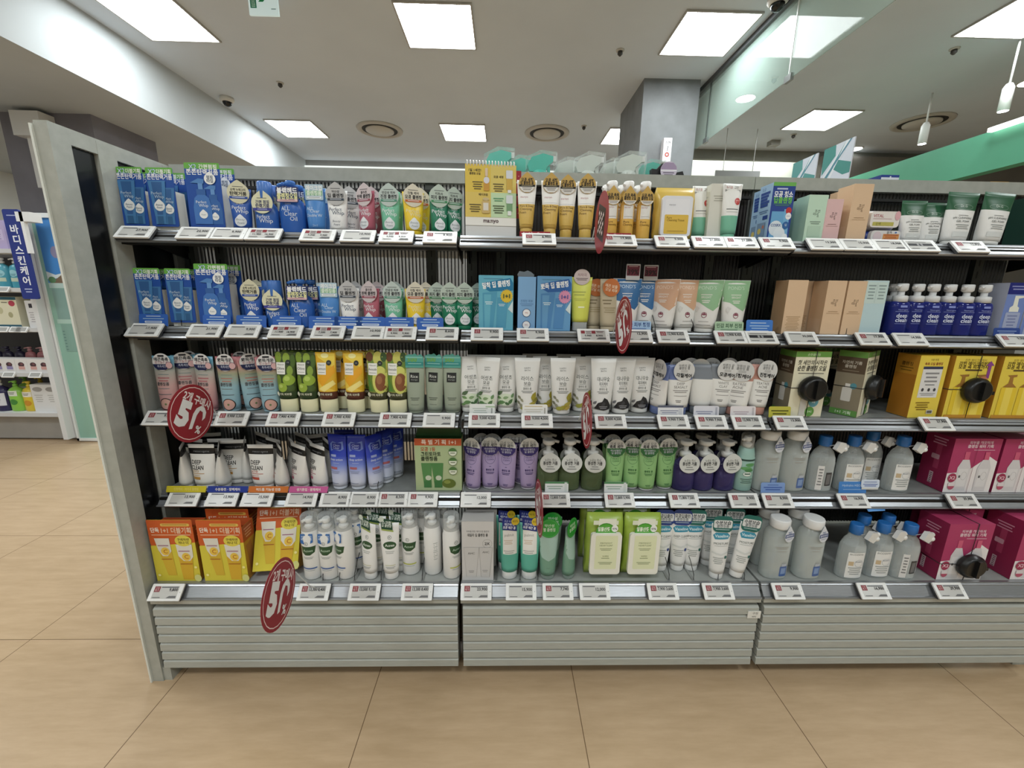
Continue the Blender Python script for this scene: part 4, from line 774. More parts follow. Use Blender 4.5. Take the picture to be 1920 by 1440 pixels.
carton('oilbox', 'cleansing_oil_box', 'cream carton wrapped in a black lock', 'cream cartons with locks', 104, 196, 70, 'e2ddbe', '86785e', 'b59a2e', CRT, art_l=BRN, art_r=BRN, parts=spider(88, 104, 70, 4, 196))
carton('oilboxside', 'cleansing_oil_box', 'cream duo carton showing its brown pictured side and a black lock', 'cream cartons with locks', 70, 196, 70, '8a7f68', 'e2ddbe', 'b59a2e', BRN, art_l=CRT, art_r=[('t', '첫 세안', 0, 164, 10, '3f3d36', {'r': 0}), ('t', '순한', 0, 148, 10, '3f3d36')], parts=spider(92, 70, 70, 40, 196))
YL = 'e8cd3c'
carton('yback', 'cleansing_oil_box', 'yellow carton showing its white instruction panel', 'yellow oil cartons', 92, 188, 66, YL, 'c98a1e', 'd9ae1e', [('t', '사용 방법', 0, 176, 5, '7a5a10', {'w': 24}), ('t', '촉촉 오일 클렌징', 0, 164, 6.5, '9c3a22', {'b': .02, 'w': 56}), ('r', -30, 62, 32, 156, 'dcdcdc'), ('r', -30, 148, 32, 156, '3a3d5e'), ('l', 2, 138, 44, 3, 12, '8d8d90'), ('l', 2, 102, 30, 1, 5, '3c3c40'), ('e', -18, 86, 4, 5, '3f3f44'), ('e', 2, 86, 4, 5, '3f3f44'), ('e', 20, 86, 4, 5, '3f3f44'), ('l', 0, 76, 50, 2, 5, 'a0a0a2'), ('l', -8, 48, 44, 4, 7, '8a6a12'), ('r', 10, 12, 30, 24, 'd8d4c8'), ('r', 12, 14, 28, 22, '6a6458')], art_l=[('r', -32, 2, 32, 130, 'b97416'), ('t', '클렌징', 0, 160, 9, '6a4a10', {'b': .02}), ('l', 0, 150, 40, 2, 8, '8a6412')])
YART = [('t', '진한 메이크업까지', 0, 176, 4.6, '8a6a12', {'w': 46}), ('t', '강한 메이크업부터', 0, 166, 7, '4f3c12', {'b': .02, 'w': 58}), ('t', '모공 속 피지까지', -2, 156, 7, '4f3c12', {'b': .02, 'w': 58}), ('r', -16, 144, 16, 149, '5a4422', 2), ('p', [(26, 122), (32, 122), (32, 160), (37, 160), (29, 174), (21, 160), (26, 160)], '8e3f94'), ('p', [(-24, 132), (-6, 134), (-6, 128), (-12, 126), (-11, 108), (-2, 96), (-28, 96), (-19, 108), (-18, 126)], 'a5702a'), ('p', [(8, 132), (26, 134), (26, 128), (20, 126), (21, 108), (30, 96), (4, 96), (13, 108), (14, 126)], 'a5702a'), ('r', -30, 10, 0, 95, 'ecc922', 3), ('r', 4, 10, 34, 95, 'ecc922', 3), ('r', -22, 10, -8, 95, 'f2d84a'), ('r', 12, 10, 26, 95, 'f2d84a'), ('r', -36, 0, 36, 10, 'c98a24'), ('e', 22, 118, 9, 10, 'cf7a5a'), ('p', [(16, 80), (22, 80), (28, 108), (20, 108)], 'd08a2a')]
YART = [(o[0],)+((tuple([[(x*1.6, y) for x, y in o[1]]])+o[2:]) if o[0] == 'p' else (o[1]*1.6, o[2], o[3]*1.6, *o[4:]) if o[0] == 'r' else (o[1]*1.6, o[2], o[3]*1.4, *o[4:]) if o[0] == 'e' else (o[1], o[2]*1.5, o[3], o[4]*1.35, o[5], {**(o[6] if len(o) > 6 else {}), 'w': 96})) for o in YART]
carton('yfront', 'cleansing_oil_box', 'yellow carton picturing two golden pump bottles', 'yellow oil cartons', 122, 188, 66, YL, 'c98a1e', 'c9a01c', YART)
carton('ylock', 'cleansing_oil_box', 'yellow carton picturing pumps under a black lock', 'yellow oil cartons', 122, 188, 66, YL, 'c98a1e', 'c9a01c', YART, parts=spider(88, 122, 66, 10, 188))

# ---------- fourth shelf
def neutro(key, base, sub, sc, group='white tubes with black bands'):
    return tube(key, 'face_wash_tube', base, group, 78, 62, 138, 42, 14, [(108, 'e6e5e0'), (126, '141516'), (400, 'e9e8e4')], [('t', 'Neutrogena', 0, 116, 7.5, '8e9092', {'w': 46}), ('t', 'DEEP', -14, 84, 13, '17181a', {'b': .015, 'w': 30}), ('t', 'CLEAN', -11, 68, 13, '17181a', {'b': .015, 'w': 38}), ('t', sub, -17, 57, 6.5, sc, {'w': 24}), ('l', -10, 51, 40, 1, 4, sc), ('r', -28, 32, -2, 40, sc), ('l', -15, 45, 24, 1, 3, sc)], 'e3e2de', crimp=.12)
neutro('nor', 'white tube with black band and amber lettering', 'GENTLE', 'c08a3c')
neutro('nred', 'white tube with black band and red lettering', 'ACNE', 'c2503c')
neutro('npink', 'white tube with black band and pink lettering', 'BRIGHTENING', 'b8506c')
tube('ccblue', 'face_wash_tube', 'royal blue tube fading to white, logo badge', 'royal blue tubes', 62, 46, 172, 38, 10, [(400, 'b')], [('p', [(-22, 142), (-14, 150), (2, 146), (20, 152), (23, 128), (12, 122), (-8, 126), (-18, 120)], '6a82d0'), ('r', -15, 126, 16, 146, '1a2a9c', 3), ('t', 'Clean', 0, 139, 7, 'b8c4f2', {'w': 24}), ('t', 'Clear', 0, 131.5, 7, 'b8c4f2', {'w': 24}), ('r', -18, 104, 0, 111, '9aa8dc'), ('t', 'deep action', 0, 95, 7, 'c4cef0', {'b': .02, 'w': 40}), ('l', 0, 86, 20, 1, 4, 'aab6e6'), ('r', -18, 66, 4, 73, 'b85a64'), ('l', -4, 60, 30, 2, 5, '8f98bc'), ('l', -6, 22, 26, 1, 3, '5c6a8c')], 'd8dce8', None, bodymat=grad([(0, 'd6dae8'), (.22, 'c6cde8'), (.42, '7a8ed8'), (.6, '2f46b8'), (1, '1a2a98')], .3))
def tomtab(r):
    t = MB(); t.prism([(-.07, .168), (.07, .168), (.064, .196), (-.064, .196)], -.005, -.004, PP('1d4a1c')); t.art([('r', -62, 170, 62, 192, '24521e')], flat(-.005)); t.build('header_flap', r)
carton('tomato', 'cleanser_duo_box', 'sage green carton with orange band picturing green tubes', 'sage duo cartons', 140, 168, 60, 'a9bc8a', '8ba36e', '1d4a1c', [('r', -70, 146, 70, 168, 'c8552a'), ('t', '특 별 기 획 1+1', 2, 157, 12, 'f0dccc', {'b': .025, 'w': 108}), ('t', '모공 1등', -30, 134, 10.5, 'b85a34', {'b': .02, 'w': 44}), ('t', '그린토마토', -22, 119, 11, '35422a', {'b': .025, 'w': 60}), ('t', '클렌징폼', -27, 104, 11, '35422a', {'b': .025, 'w': 50}), ('p', [(-52, 90), (-20, 90), (-23, 10), (-44, 10)], '4f8a4a'), ('p', [(-21, 90), (15, 90), (10, 10), (-12, 10)], '4a8646'), ('r', -45, 10, -22, 32, '3c7a40'), ('r', -13, 10, 11, 32, '38763c'), ('e', -31, 42, 9, 8, 'c3ccb4'), ('e', 0, 42, 9, 8, 'c3ccb4'), ('e', 31, 24, 21, 15, '5d7026'), ('e', 26, 29, 10, 6, '83923c')]+[x for q in range(3) for x in (('e', 44, 126-q*30, 12.5, 12.5, 'dbe2cc'), ('p', [(32, 128-q*30), (56, 128-q*30), (52, 136-q*30), (44, 138.5-q*30), (36, 136-q*30)], '4a7a3a'), ('o', 44, 126-q*30, 13, 13, 1, '4a6a3a'), ('l', 44, 124-q*30, 14, 1, 5, '5a6a4a'))], parts=tomtab)
def micro(key, base, c, cd, l1, l2):
    return tube(key, 'cleansing_foam_tube', base, 'plain pastel tubes with domed tags', 61, 49, 146, 38, 6, [(400, c)], [('o', 0, 98, 16, 17, .8, cd), ('t', 'MICRO', 0, 102, 5, cd, {'w': 22}), ('t', 'CLEAN', 0, 95, 5, cd, {'w': 22}), ('l', 0, 74, 6, 1, 3, cd), ('t', '클렌징 폼', 0, 63, 5, cd, {'b': .02, 'w': 26}), ('l', 0, 56, 26, 2, 4, cd), ('l', 0, 20, 16, 2, 4, cd)], 'dcd8e4',
        (disc_pts(29, 30, 0, 1.0), 'd0d2ce', [('p', [(-29, 0), (29, 0), (27, -11), (19, -22), (7, -28), (-7, -28), (-19, -22), (-27, -11)], cd), ('t', l1, 0, 14, 8, '55585a', {'w': 38}), ('t', l2, 0, 5, 8.5, '2a2c2e', {'b': .025, 'w': 42}), ('t', '약산성밸런스', 0, -7, 5.5, 'dcd9ea', {'w': 36}), ('t', '딥 클렌징', 0, -15, 5.5, 'dcd9ea', {'w': 28})], (0, 136), 0))
micro('microP', 'lilac tube with domed violet tag', 'a592bf', '34286e', '미세 모공', '말끔 세안')
micro('microG', 'leaf green tube with domed green tag', '88bd74', '2c6a34', '미세 모공', '촉촉 세안')
def micfoam(key, base, body, liq, lc):
    return profile_bottle(key, 'foam_pump_bottle', base, 'round shouldered foam pumps', [(32, 0), (34, 4), (34, 74), (28, 92), (15, 104), (14, 110)], clear(body, .3, .1, .5), [], 1, .72, fill=(C(liq, .25), 66), pump=pump_head(108, 'd9d9d4', 17, 14, 24, 19, 32, 14, 10),
        tagc=(disc_pts(30, 30, .12, 1.06), 'cfd2cd', [('t', '누르는 즉시', 0, 10, 7, '4a4d4a', {'w': 34}), ('t', '풍성한 거품', 0, 0, 9, '2a2c2b', {'b': .025, 'w': 44}), ('l', 0, -10, 20, 1, 4, '55585a'), ('l', 0, -17, 28, 1, 4, '55585a')], (4, 92, -26.5), 0), extra=lambda r, S: _dip(r))
def _dip(r):
    b = MB(); b.wire([(0, 0, .108), (0, -.004, .06), (-.006, -.010, .008)], .003, clear('d8dcc8', .4, .2), 6); b.build('dip_tube', r)
micfoam('mfG', 'clear olive pump bottle with round collar', '7d8f68', '35502a', 0)
micfoam('mfP', 'clear violet pump bottle with round collar', '5a5290', '2a2058', 0)
profile_bottle('green1', 'foam_pump_bottle', 'pale teal foam bottle with aloe print', 'teal foam bottles', [(26, 0), (28, 3), (28, 108), (26, 112), (26, 118), (25, 122), (22, 140), (18, 142)], PL('93bfb4'), [('r', -26, 100, 26, 106, '1f4a44'), ('e', 6, 88, 15, 6, '4f9a56'), ('e', -4, 76, 16, 6, '5aa45e'), ('e', 4, 70, 14, 5, '3f8a4c'), ('e', 0, 58, 14, 8, 'dfe8e2'), ('o', 0, 58, 14, 8, 1, '3f6a5c'), ('l', 0, 60.5, 18, 1, 9, '2f5a4c'), ('l', 0, 42, 36, 3, 6, '4a6f66')], 1, .8, pump=overcap_clear(140, 19, 44))
def cwater(r):
    c = MB(); c.lathe([(.026, .166), (.028, .170), (.028, .192), (.026, .196)], PL('e3e5e5'), 22); c.build('cap', r)
profile_bottle('cleanw', 'cleansing_water_bottle', 'clear bottle with white cap and drop tag', 'clear cleansing water bottles', [(36, 0), (39, 4), (39, 140), (34, 154), (24, 163), (22, 166)], clear('e6ecea', .30, .08), [('l', 0, 112, 40, 2, 5, '9a9690'), ('l', 0, 98, 26, 1, 4, 'a5a19a'), ('r', 2, 12, 26, 46, '4468ac', 3), ('r', 6, 20, 22, 40, '7c9acc'), ('r', 6, 46, 22, 54, 'b3bcc8'), ('t', '울트라', 12, 58, 4, '8c9098')], 1, .72, p=.8, fill=(clear('e6efee', .14, .05), 134), pump=cwater,
    tagc=(disc_pts(19, 26, .75), 'd6dae0', [('p', [(-17.5, 7), (17.5, 7), (18.5, -4), (-18.5, -4)], '2c4280'), ('t', '클렌징워터', 0, 1.5, 5.6, 'd8def0', {'b': .02, 'w': 30}), ('l', 0, 14, 14, 2, 4, '4a5f98'), ('l', 0, -8, 22, 1, 4, '8a94b4')], (14, 150, -30), 18), cat='bottle')
def micell(key, base, group, eas, dark=False):
    def top(r):
        c = MB(); c.lathe([(.0155, .146), (.018, .148), (.017, .176), (.0155, .178)], PL('1f6cc0'), 20); c.build('cap', r)
        t = MB(); t.prism([(-.016, -.012), (.010, -.018), (.022, .0), (.012, .016), (-.01, .014)], -.009, .003, PL('dcdcd8')); t.ball((.020, -.004, -.002), .0085, .0085, .0085, PL('e3e3df')) ; o = t.build('security_tag', r, (.022, -.026, .152), (0, .3, .2)); o['label'] = 'white plastic anti theft tag'
        w = MB(); w.wire([(.0, -.018, .150), (.022, -.020, .156), (.05, -.014, .150), (.062, -.008, .146)], .0011, C('b9b9b6', .3, .4), 5); w.ball((.062, -.008, .146), .007, .007, .007, PL('e6e6e2')); w.build('tag_lanyard', r)
    lab = [('r', -26, 6, 26, 92, 'e4e6e4', 2), ('t', 'BIODERMA', -2, 86, 6, '6d7274', {'w': 42}), ('r', -22, 48, -8, 62, 'c9b08a' if eas else '6a6a68'), ('o', 8, 56, 13, 12, .8, '8c9aa4'), ('t', 'Hydrabio' if eas == 2 else 'Sensibio', 6, 62, 4.5, '6d7a8c', {'w': 24}), ('l', 0, 42, 42, 4, 7, '9aa2a4')]
    if dark: lab = [('r', -24, 6, -6, 86, 'd8d9d8'), ('r', 2, 20, 22, 64, '33363a'), ('r', 5, 24, 19, 58, '6a6d70'), ('l', -15, 76, 12, 6, 10, '7a7d80')]
    return profile_bottle(key, 'micellar_water_bottle', base, group, [(36, 0), (38, 4), (38, 92), (36, 108), (28, 128), (16, 142), (14, 146)], clear('e8eeee', .2, .05), lab, 1, .62, p=.85, fill=(clear('e8f0f0', .13, .05), 112), pump=top, cat='bottle')
micell('micW', 'clear blue capped bottle with white label', 'clear micellar waters', 1)
micell('micD', 'clear blue capped bottle with dark label', 'clear micellar waters', 0, True)
PK = 'b83466'
def pinkart(w): return [('p', [(-w/2, 0), (w/2, 0), (w/2, 104), (w*.30, 122), (w*.1, 96), (-w*.1, 70), (-w/2, 64)], 'e9e4e6'), ('t', '피부를 깨끗하게', w*.06, 166, 8, 'e8c3d2', {'b': .02, 'w': w*.7}), ('t', '클렌징 워터 기획', w*.06, 154, 8.5, 'f0d6e0', {'b': .02, 'w': w*.76}), ('l', w*.16, 143, w*.44, 1, 5, 'dba8bc')]+[x for q in (-w*.17, w*.25) for x in (('p', [(q-w*.13, 6), (q+w*.13, 6), (q+w*.14, 84), (q+w*.07, 110), (q-w*.07, 110), (q-w*.14, 84)], 'd3d0d4'), ('r', q-w*.05, 110, q+w*.05, 136, 'd8587c'), ('r', q-w*.1, 20, q+w*.1, 80, 'dedcdf'), ('o', q+w*.03, 56, w*.06, 14, .8, 'a8a6aa'), ('r', q-w*.08, 50, q-w*.04, 58, '5a585c'))]+[('e', -w*.38, 50, w*.09, 15, 'a82c52'), ('t', 'X2', -w*.38, 50, 11, 'e9c9d4', {'b': .02}), ('e', -w*.36, 22, w*.07, 12, 'c0506e'), ('r', -w*.43, 22, -w*.29, 34, 'dfd6da')]
PSID = [('r', -4, 66, 12, 150, 'b83a66'), ('l', 2, 168, 44, 3, 9, 'd890ac'), ('r', -14, 96, 10, 112, 'd8a0b6', 3), ('r', -8, 14, 4, 52, 'd3b0bc'), ('l', -2, 48, 8, 6, 6, '5a3a44')]
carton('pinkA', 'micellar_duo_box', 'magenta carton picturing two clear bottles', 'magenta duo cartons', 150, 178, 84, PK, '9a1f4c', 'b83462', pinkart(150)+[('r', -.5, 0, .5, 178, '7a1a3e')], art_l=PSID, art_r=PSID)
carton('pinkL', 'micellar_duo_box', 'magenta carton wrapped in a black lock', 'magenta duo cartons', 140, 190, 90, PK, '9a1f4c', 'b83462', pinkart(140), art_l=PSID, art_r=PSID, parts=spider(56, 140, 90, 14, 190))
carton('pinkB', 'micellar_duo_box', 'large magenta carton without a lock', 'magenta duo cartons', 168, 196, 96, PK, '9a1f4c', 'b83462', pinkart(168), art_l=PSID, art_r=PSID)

# ---------- bottom shelf
VC = [('r', -64, 124, 64, 200, 'd6571c'), ('p', [(-64, 0), (64, 0), (64, 128), (-64, 116)], 'd9c82e'), ('r', -26, 180, 56, 189, 'e2b54a', 4), ('l', 14, 186, 70, 1, 5, 'a86a1c'), ('t', '단독', -44, 168, 12, 'f4e2d2', {'b': .03, 'w': 24}), ('t', '1+1 더블기획', 16, 167, 15, 'f0c9a8', {'b': .02, 'w': 84}), ('l', 0, 154, 110, 1, 6, 'ecb48c'), ('p', [(-50, 142), (-8, 142), (-3, 20), (-28, 20)], 'd6ae22'), ('p', [(-50, 142), (-8, 142), (-7, 100), (-20, 84), (-34, 84), (-44, 104)], 'ded9cc'), ('p', [(8, 122), (54, 122), (44, 6), (14, 6)], 'd8a91c'), ('p', [(8, 122), (54, 122), (53, 82), (42, 68), (24, 68), (11, 84)], 'e0dbce'), ('e', 32, 134, 24, 18, 'e0cf3c'), ('t', '구매하면', 32, 138, 7, '6a5a14', {'b': .02, 'w': 34}), ('t', '하나 더', 32, 128, 7, '6a5a14', {'b': .02, 'w': 30}), ('e', -24, 100, 12, 13, 'ecc23a'), ('e', 33, 82, 12, 13, 'ecc23a'), ('t', 'C', -23, 100, 13, 'c9781c', {'b': .02}), ('t', 'C', 34, 82, 13, 'c9781c', {'b': .02}), ('l', -27, 120, 30, 1, 5, 'a04a7a'), ('l', 30, 102, 32, 1, 5, 'a04a7a'), ('r', -38, 74, -8, 76, 'b05a1c'), ('r', 14, 58, 48, 60, 'b05a1c'), ('e', -52, 22, 4, 4, 'efe68a'), ('e', 56, 48, 4, 4, 'efe68a'), ('e', 58, 12, 10, 12, 'cfd07a')]
VS = [('r', -26, 124, 26, 198, 'b04a18'), ('l', 0, 180, 34, 4, 10, 'd89868'), ('r', -26, 2, 26, 124, 'b9821e'), ('p', [(-18, 110), (8, 116), (14, 30), (-8, 26)], 'a86a2a')]
VS2 = [o if o[0] != 'r' or o[4] < 190 else ('r', -26, 124, 26, 172, 'b04a18') for o in VS]
VS2[1] = ('l', 0, 164, 34, 4, 9, 'd89868')
def vitacard(r):
    card(r, 'printed_front', rrect(-63, 0, 63, 200, 3), 'd9c82e', [('r', -63, 118, 63, 199, 'd6571c')]+VC, (0, -.0292, 0), (0, 0, 0), .001)
carton('vita', 'cleanser_duo_box', 'orange and yellow carton picturing two tubes', 'orange and yellow duo cartons', 122, 174, 56, 'd9c82e', 'b07a20', 'b9461a', [], art_l=VS2, art_r=VS2, parts=vitacard)
def acnes(key, base, tagp):
    tc = ([(x/1000, z/1000) for x, z in ((-18, 18), (18, 18), (18, -8), (0, -18), (-18, -10))], '2f6cb8', [('t', '수분 가득 케어', 0, 10, 5.4, 'd3e2f2', {'b': .02, 'w': 30}), ('t', '바로 클렌징', 0, 2, 6, 'd3e2f2', {'b': .02, 'w': 30})], (-1, 134, -24.5), 0) if tagp else None
    return profile_bottle(key, 'foam_pump_bottle', base, 'white foam pumps with green oval', [(25, 0), (27, 4), (27, 140), (24, 148), (24, 156), (22, 160)], PL('e6e7e4'), [('p', [(-21, 112), (21, 112), (18, 92), (6, 84), (-8, 84), (-18, 92)], '24502c'), ('t', 'Acnes', 0, 99, 8, 'aecbb0', {'b': .015, 'w': 30}), ('o', -3, 122, 5.5, 6, .9, '3c4a40'), ('t', 'R', -3, 122, 5, '3c4a40'), ('l', 0, 78, 28, 2, 4, '9a9f9a'), ('r', -20, 38, 20, 42, '3a62ac' if tagp else 'b9c04a'), ('l', 0, 34, 30, 1, 4, 'a5b0b8')], pump=overcap_clear(158, 24, 48), tagc=tc)
acnes('acnB', 'white foam pump with blue shield tag', True)
acnes('acnG', 'white foam pump with green oval and lime line', False)
profile_bottle('acnBack', 'foam_pump_bottle', 'white foam pump turned to its blank back', 'white foam pumps with green oval', [(25, 0), (27, 4), (27, 140), (24, 148), (24, 156), (22, 160)], PL('e6e7e4'), [('l', 12, 110, 12, 10, 6, 'b4b8b6'), ('p', [(-27, 96), (-22, 92), (-22, 84), (-26, 84)], '7d8a84')], pump=overcap_clear(158, 24, 48))
tube('acnT', 'face_wash_tube', 'white tube with dark green flag tag', 'white tubes with green oval', 58, 44, 180, 36, 22, [(400, 'e8e9e6')], [('e', 0, 112, 19, 12, '24502c'), ('t', 'Acnes', 0, 112, 8, 'dfe9df', {'b': .015, 'w': 30}), ('o', 0, 136, 5.5, 6, .9, '3c4a40'), ('t', 'R', 0, 136, 5, '3c4a40'), ('l', 0, 94, 26, 2, 5, 'b0b5b0'), ('l', 0, 50, 30, 1, 3, 'b9b86a'), ('l', 0, 44, 28, 2, 4, '9a9f9a')], 'e3e4e1',
     ([(x/1000, z/1000) for x, z in ((-22, 26), (10, 18), (12, -14), (-20, -8))], '1f4a34', [('t', '스크럽', -5, 11, 8, 'dfe9df', {'b': .025, 'w': 26, 'r': -10}), ('t', '딥 클렌징', -5, 1, 7, 'dfe9df', {'b': .02, 'w': 27, 'r': -10}), ('p', [(-20, -8), (14, -15), (14, -20), (-20, -12)], '9ab04a'), ('e', -20, 22, 8, 8, 'c9d3c4')], (-2, 172), 0))
carton('ahc', 'cleanser_duo_box', 'pale grey carton with drawing of two tubes', 'pale grey duo cartons', 94, 196, 56, 'cdcbca', 'b9b7b5', 'bebcba', [('t', '피부결 정돈 메이크업 클렌저', 0, 164, 5, '6c6a6a', {'w': 66}), ('t', '데일리 딥 클렌징 폼', 0, 152, 8, '3f3e3e', {'b': .02, 'w': 60}), ('o', 28, 124, 14, 14, .6, '8a8888'), ('t', '2X', 28, 124, 9, '4a4848', {'b': .02}), ('p', [(-42, 112), (4, 112), (-4, 12), (-34, 12)], 'aeacab'), ('p', [(-41, 111), (3, 111), (-5, 12), (-33, 12)], 'c9c7c6'), ('p', [(4, 112), (44, 112), (36, 12), (10, 12)], 'a9a7a6'), ('p', [(5, 111), (43, 111), (34, 12), (11, 12)], 'c6c4c3'), ('t', 'AHC', -19, 92, 7, '5c5a5a'), ('t', 'AHC', 24, 96, 7, '5c5a5a'), ('l', -19, 34, 16, 2, 5, '9a9898'), ('l', 22, 36, 16, 2, 5, '9a9898')])
tube('palm', 'cleanser_tube', 'teal tube with white label and navy flag', 'teal tubes with navy flags', 62, 50, 182, 40, 26, [(400, '4fb09a')], [('r', -22, 84, 20, 158, 'e6e4de'), ('t', 'palmit', -3, 142, 8.5, '8a8c88', {'w': 32}), ('l', -6, 128, 26, 3, 5, 'cdb49a'), ('l', -4, 96, 32, 2, 6, 'a5a8a4')], 'dde0de',
     ([(x/1000, z/1000) for x, z in ((-24, 30), (18, 24), (20, -16), (-24, -8))], '1d2c84', [('t', '모공 속까지', -3, 17, 6, 'b4bce6', {'w': 30, 'r': -8}), ('t', '매끈하게', -3, 7, 6.5, 'd6daf2', {'b': .02, 'w': 30, 'r': -8}), ('t', '모공 매끈 폼', -3, -3, 7, 'eef0fa', {'b': .025, 'w': 38, 'r': -8}), ('e', 15, 16, 12, 12.5, 'd6b41c'), ('t', '95%', 15, 16, 7, '5a4a10', {'w': 16})], (0, 170), 0))
tube('aqua', 'cleanser_tube', 'sea green tube with round green tag', 'sea green tubes', 60, 46, 178, 38, 14, [(400, '6f9f86')], [('p', [(-30, 174), (30, 174), (27, 90), (20, 72), (0, 62), (-20, 72), (-26, 92)], 'a4c4b8'), ('l', 0, 40, 12, 1, 3, '5c8a72')], clear('aebfb6', .4, .2),
     (disc_pts(30, 30), C('2f9a3c', .25), [('t', '약산성', 0, 9, 8, 'c3e2bc', {'w': 30, 'b': .02}), ('t', '젤 클렌징', 0, -4, 9, 'd0e8c8', {'w': 36, 'b': .02}), ('o', 0, 0, 27, 27, 1, '4fb454')], (0, 166), 0))
def vas(key, base, c, word, t1):
    return tube(key, 'cleansing_foam_tube', base, 'white tubes with teal oval logo', 64, 44, 182, 36, 20, [(400, 'e6e8e6')], [('p', [(-26, 144), (-18, 152), (18, 151), (26, 142), (20, 132), (-20, 131)], '2f93b4'), ('t', 'Vaseline', 0, 141.5, 9, 'd9ecf2', {'b': .02, 'w': 42}), ('t', word, 0, 118, 7, '55605f', {'w': 44}), ('l', 0, 111, 40, 1, 2.5, '9aa2a0'), ('p', [(-25, 92), (0, 86), (25, 94), (25, 88), (0, 80), (-25, 86)], 'd3d8d6'), ('l', -6, 74, 30, 4, 6, 'a0a6a4'), ('e', 16, 74, 4.5, 5, c)], 'e3e5e3',
        (rrect(-29, -26, 29, 26, 15), c, [('r', -27, -12, 27, 13, 'd9dcda', 5), ('t', t1, 0, 5, 9.5, '3c4448', {'b': .025, 'w': 46}), ('t', '클렌징폼', 0, -6, 8, '6c7478', {'b': .02, 'w': 36}), ('l', 0, -16, 40, 1, 4, 'c3d6dc')], (0, 180), -4))
vas('vasB', 'white teal logo tube with navy tag', '27418c', 'DEEP CLEAN', '모공딥클린')
vas('vasG', 'white teal logo tube with green tag', '1f6a60', 'MOISTURE', '수분보습')
# ---------- backs of bottles over the top rail
def sprayer(key, base, col, group):
    r = empty('trigger_spray_bottle'); m = C(col, .28)
    b = MB(); b.lathe([(.030, 0), (.034, .004), (.034, .15), (.03, .19), (.024, .205), (.018, .21)], m, 20, 1, .75); b.build('bottle_body', r)
    b = MB(); b.lathe([(.028, .205), (.028, .245), (.022, .252)], m, 16, 1, .8); b.build('collar', r)
    b = MB(); b.prism([(-.034, .246), (.020, .246), (.024, .262), (.044, .280), (.044, .296), (.01, .304), (-.028, .292), (-.042, .266)], -.015, .015, m); b.build('trigger_head', r)
    b = MB(); b.prism([(.022, .262), (.034, .268), (.038, .222), (.030, .216), (.028, .244)], -.006, .006, m); b.build('trigger', r)
    b = MB(); b.box(.042, -.009, .280, .054, .009, .298, C('e6e6e4', .3)); b.build('nozzle', r)
    bag = MB(); bag.prism([(-.046, .16), (.046, .16), (.058, .27), (.056, .308), (.0, .313), (-.046, .29)], -.022, .022, clear('eef2f0', .07, .1)); bag.build('plastic_bag', r)
    return kind(key, 'trigger_spray_bottle', base, 'spray bottle', group, 64, 70, r)
sprayer('sprM', 'aqua trigger spray bottle in a clear bag above the top rail', '3fc2ae', 'spray bottles beyond the top rail')
sprayer('sprW', 'whitish trigger spray bottle in a clear bag above the top rail', 'd3d9d2', 'spray bottles beyond the top rail')

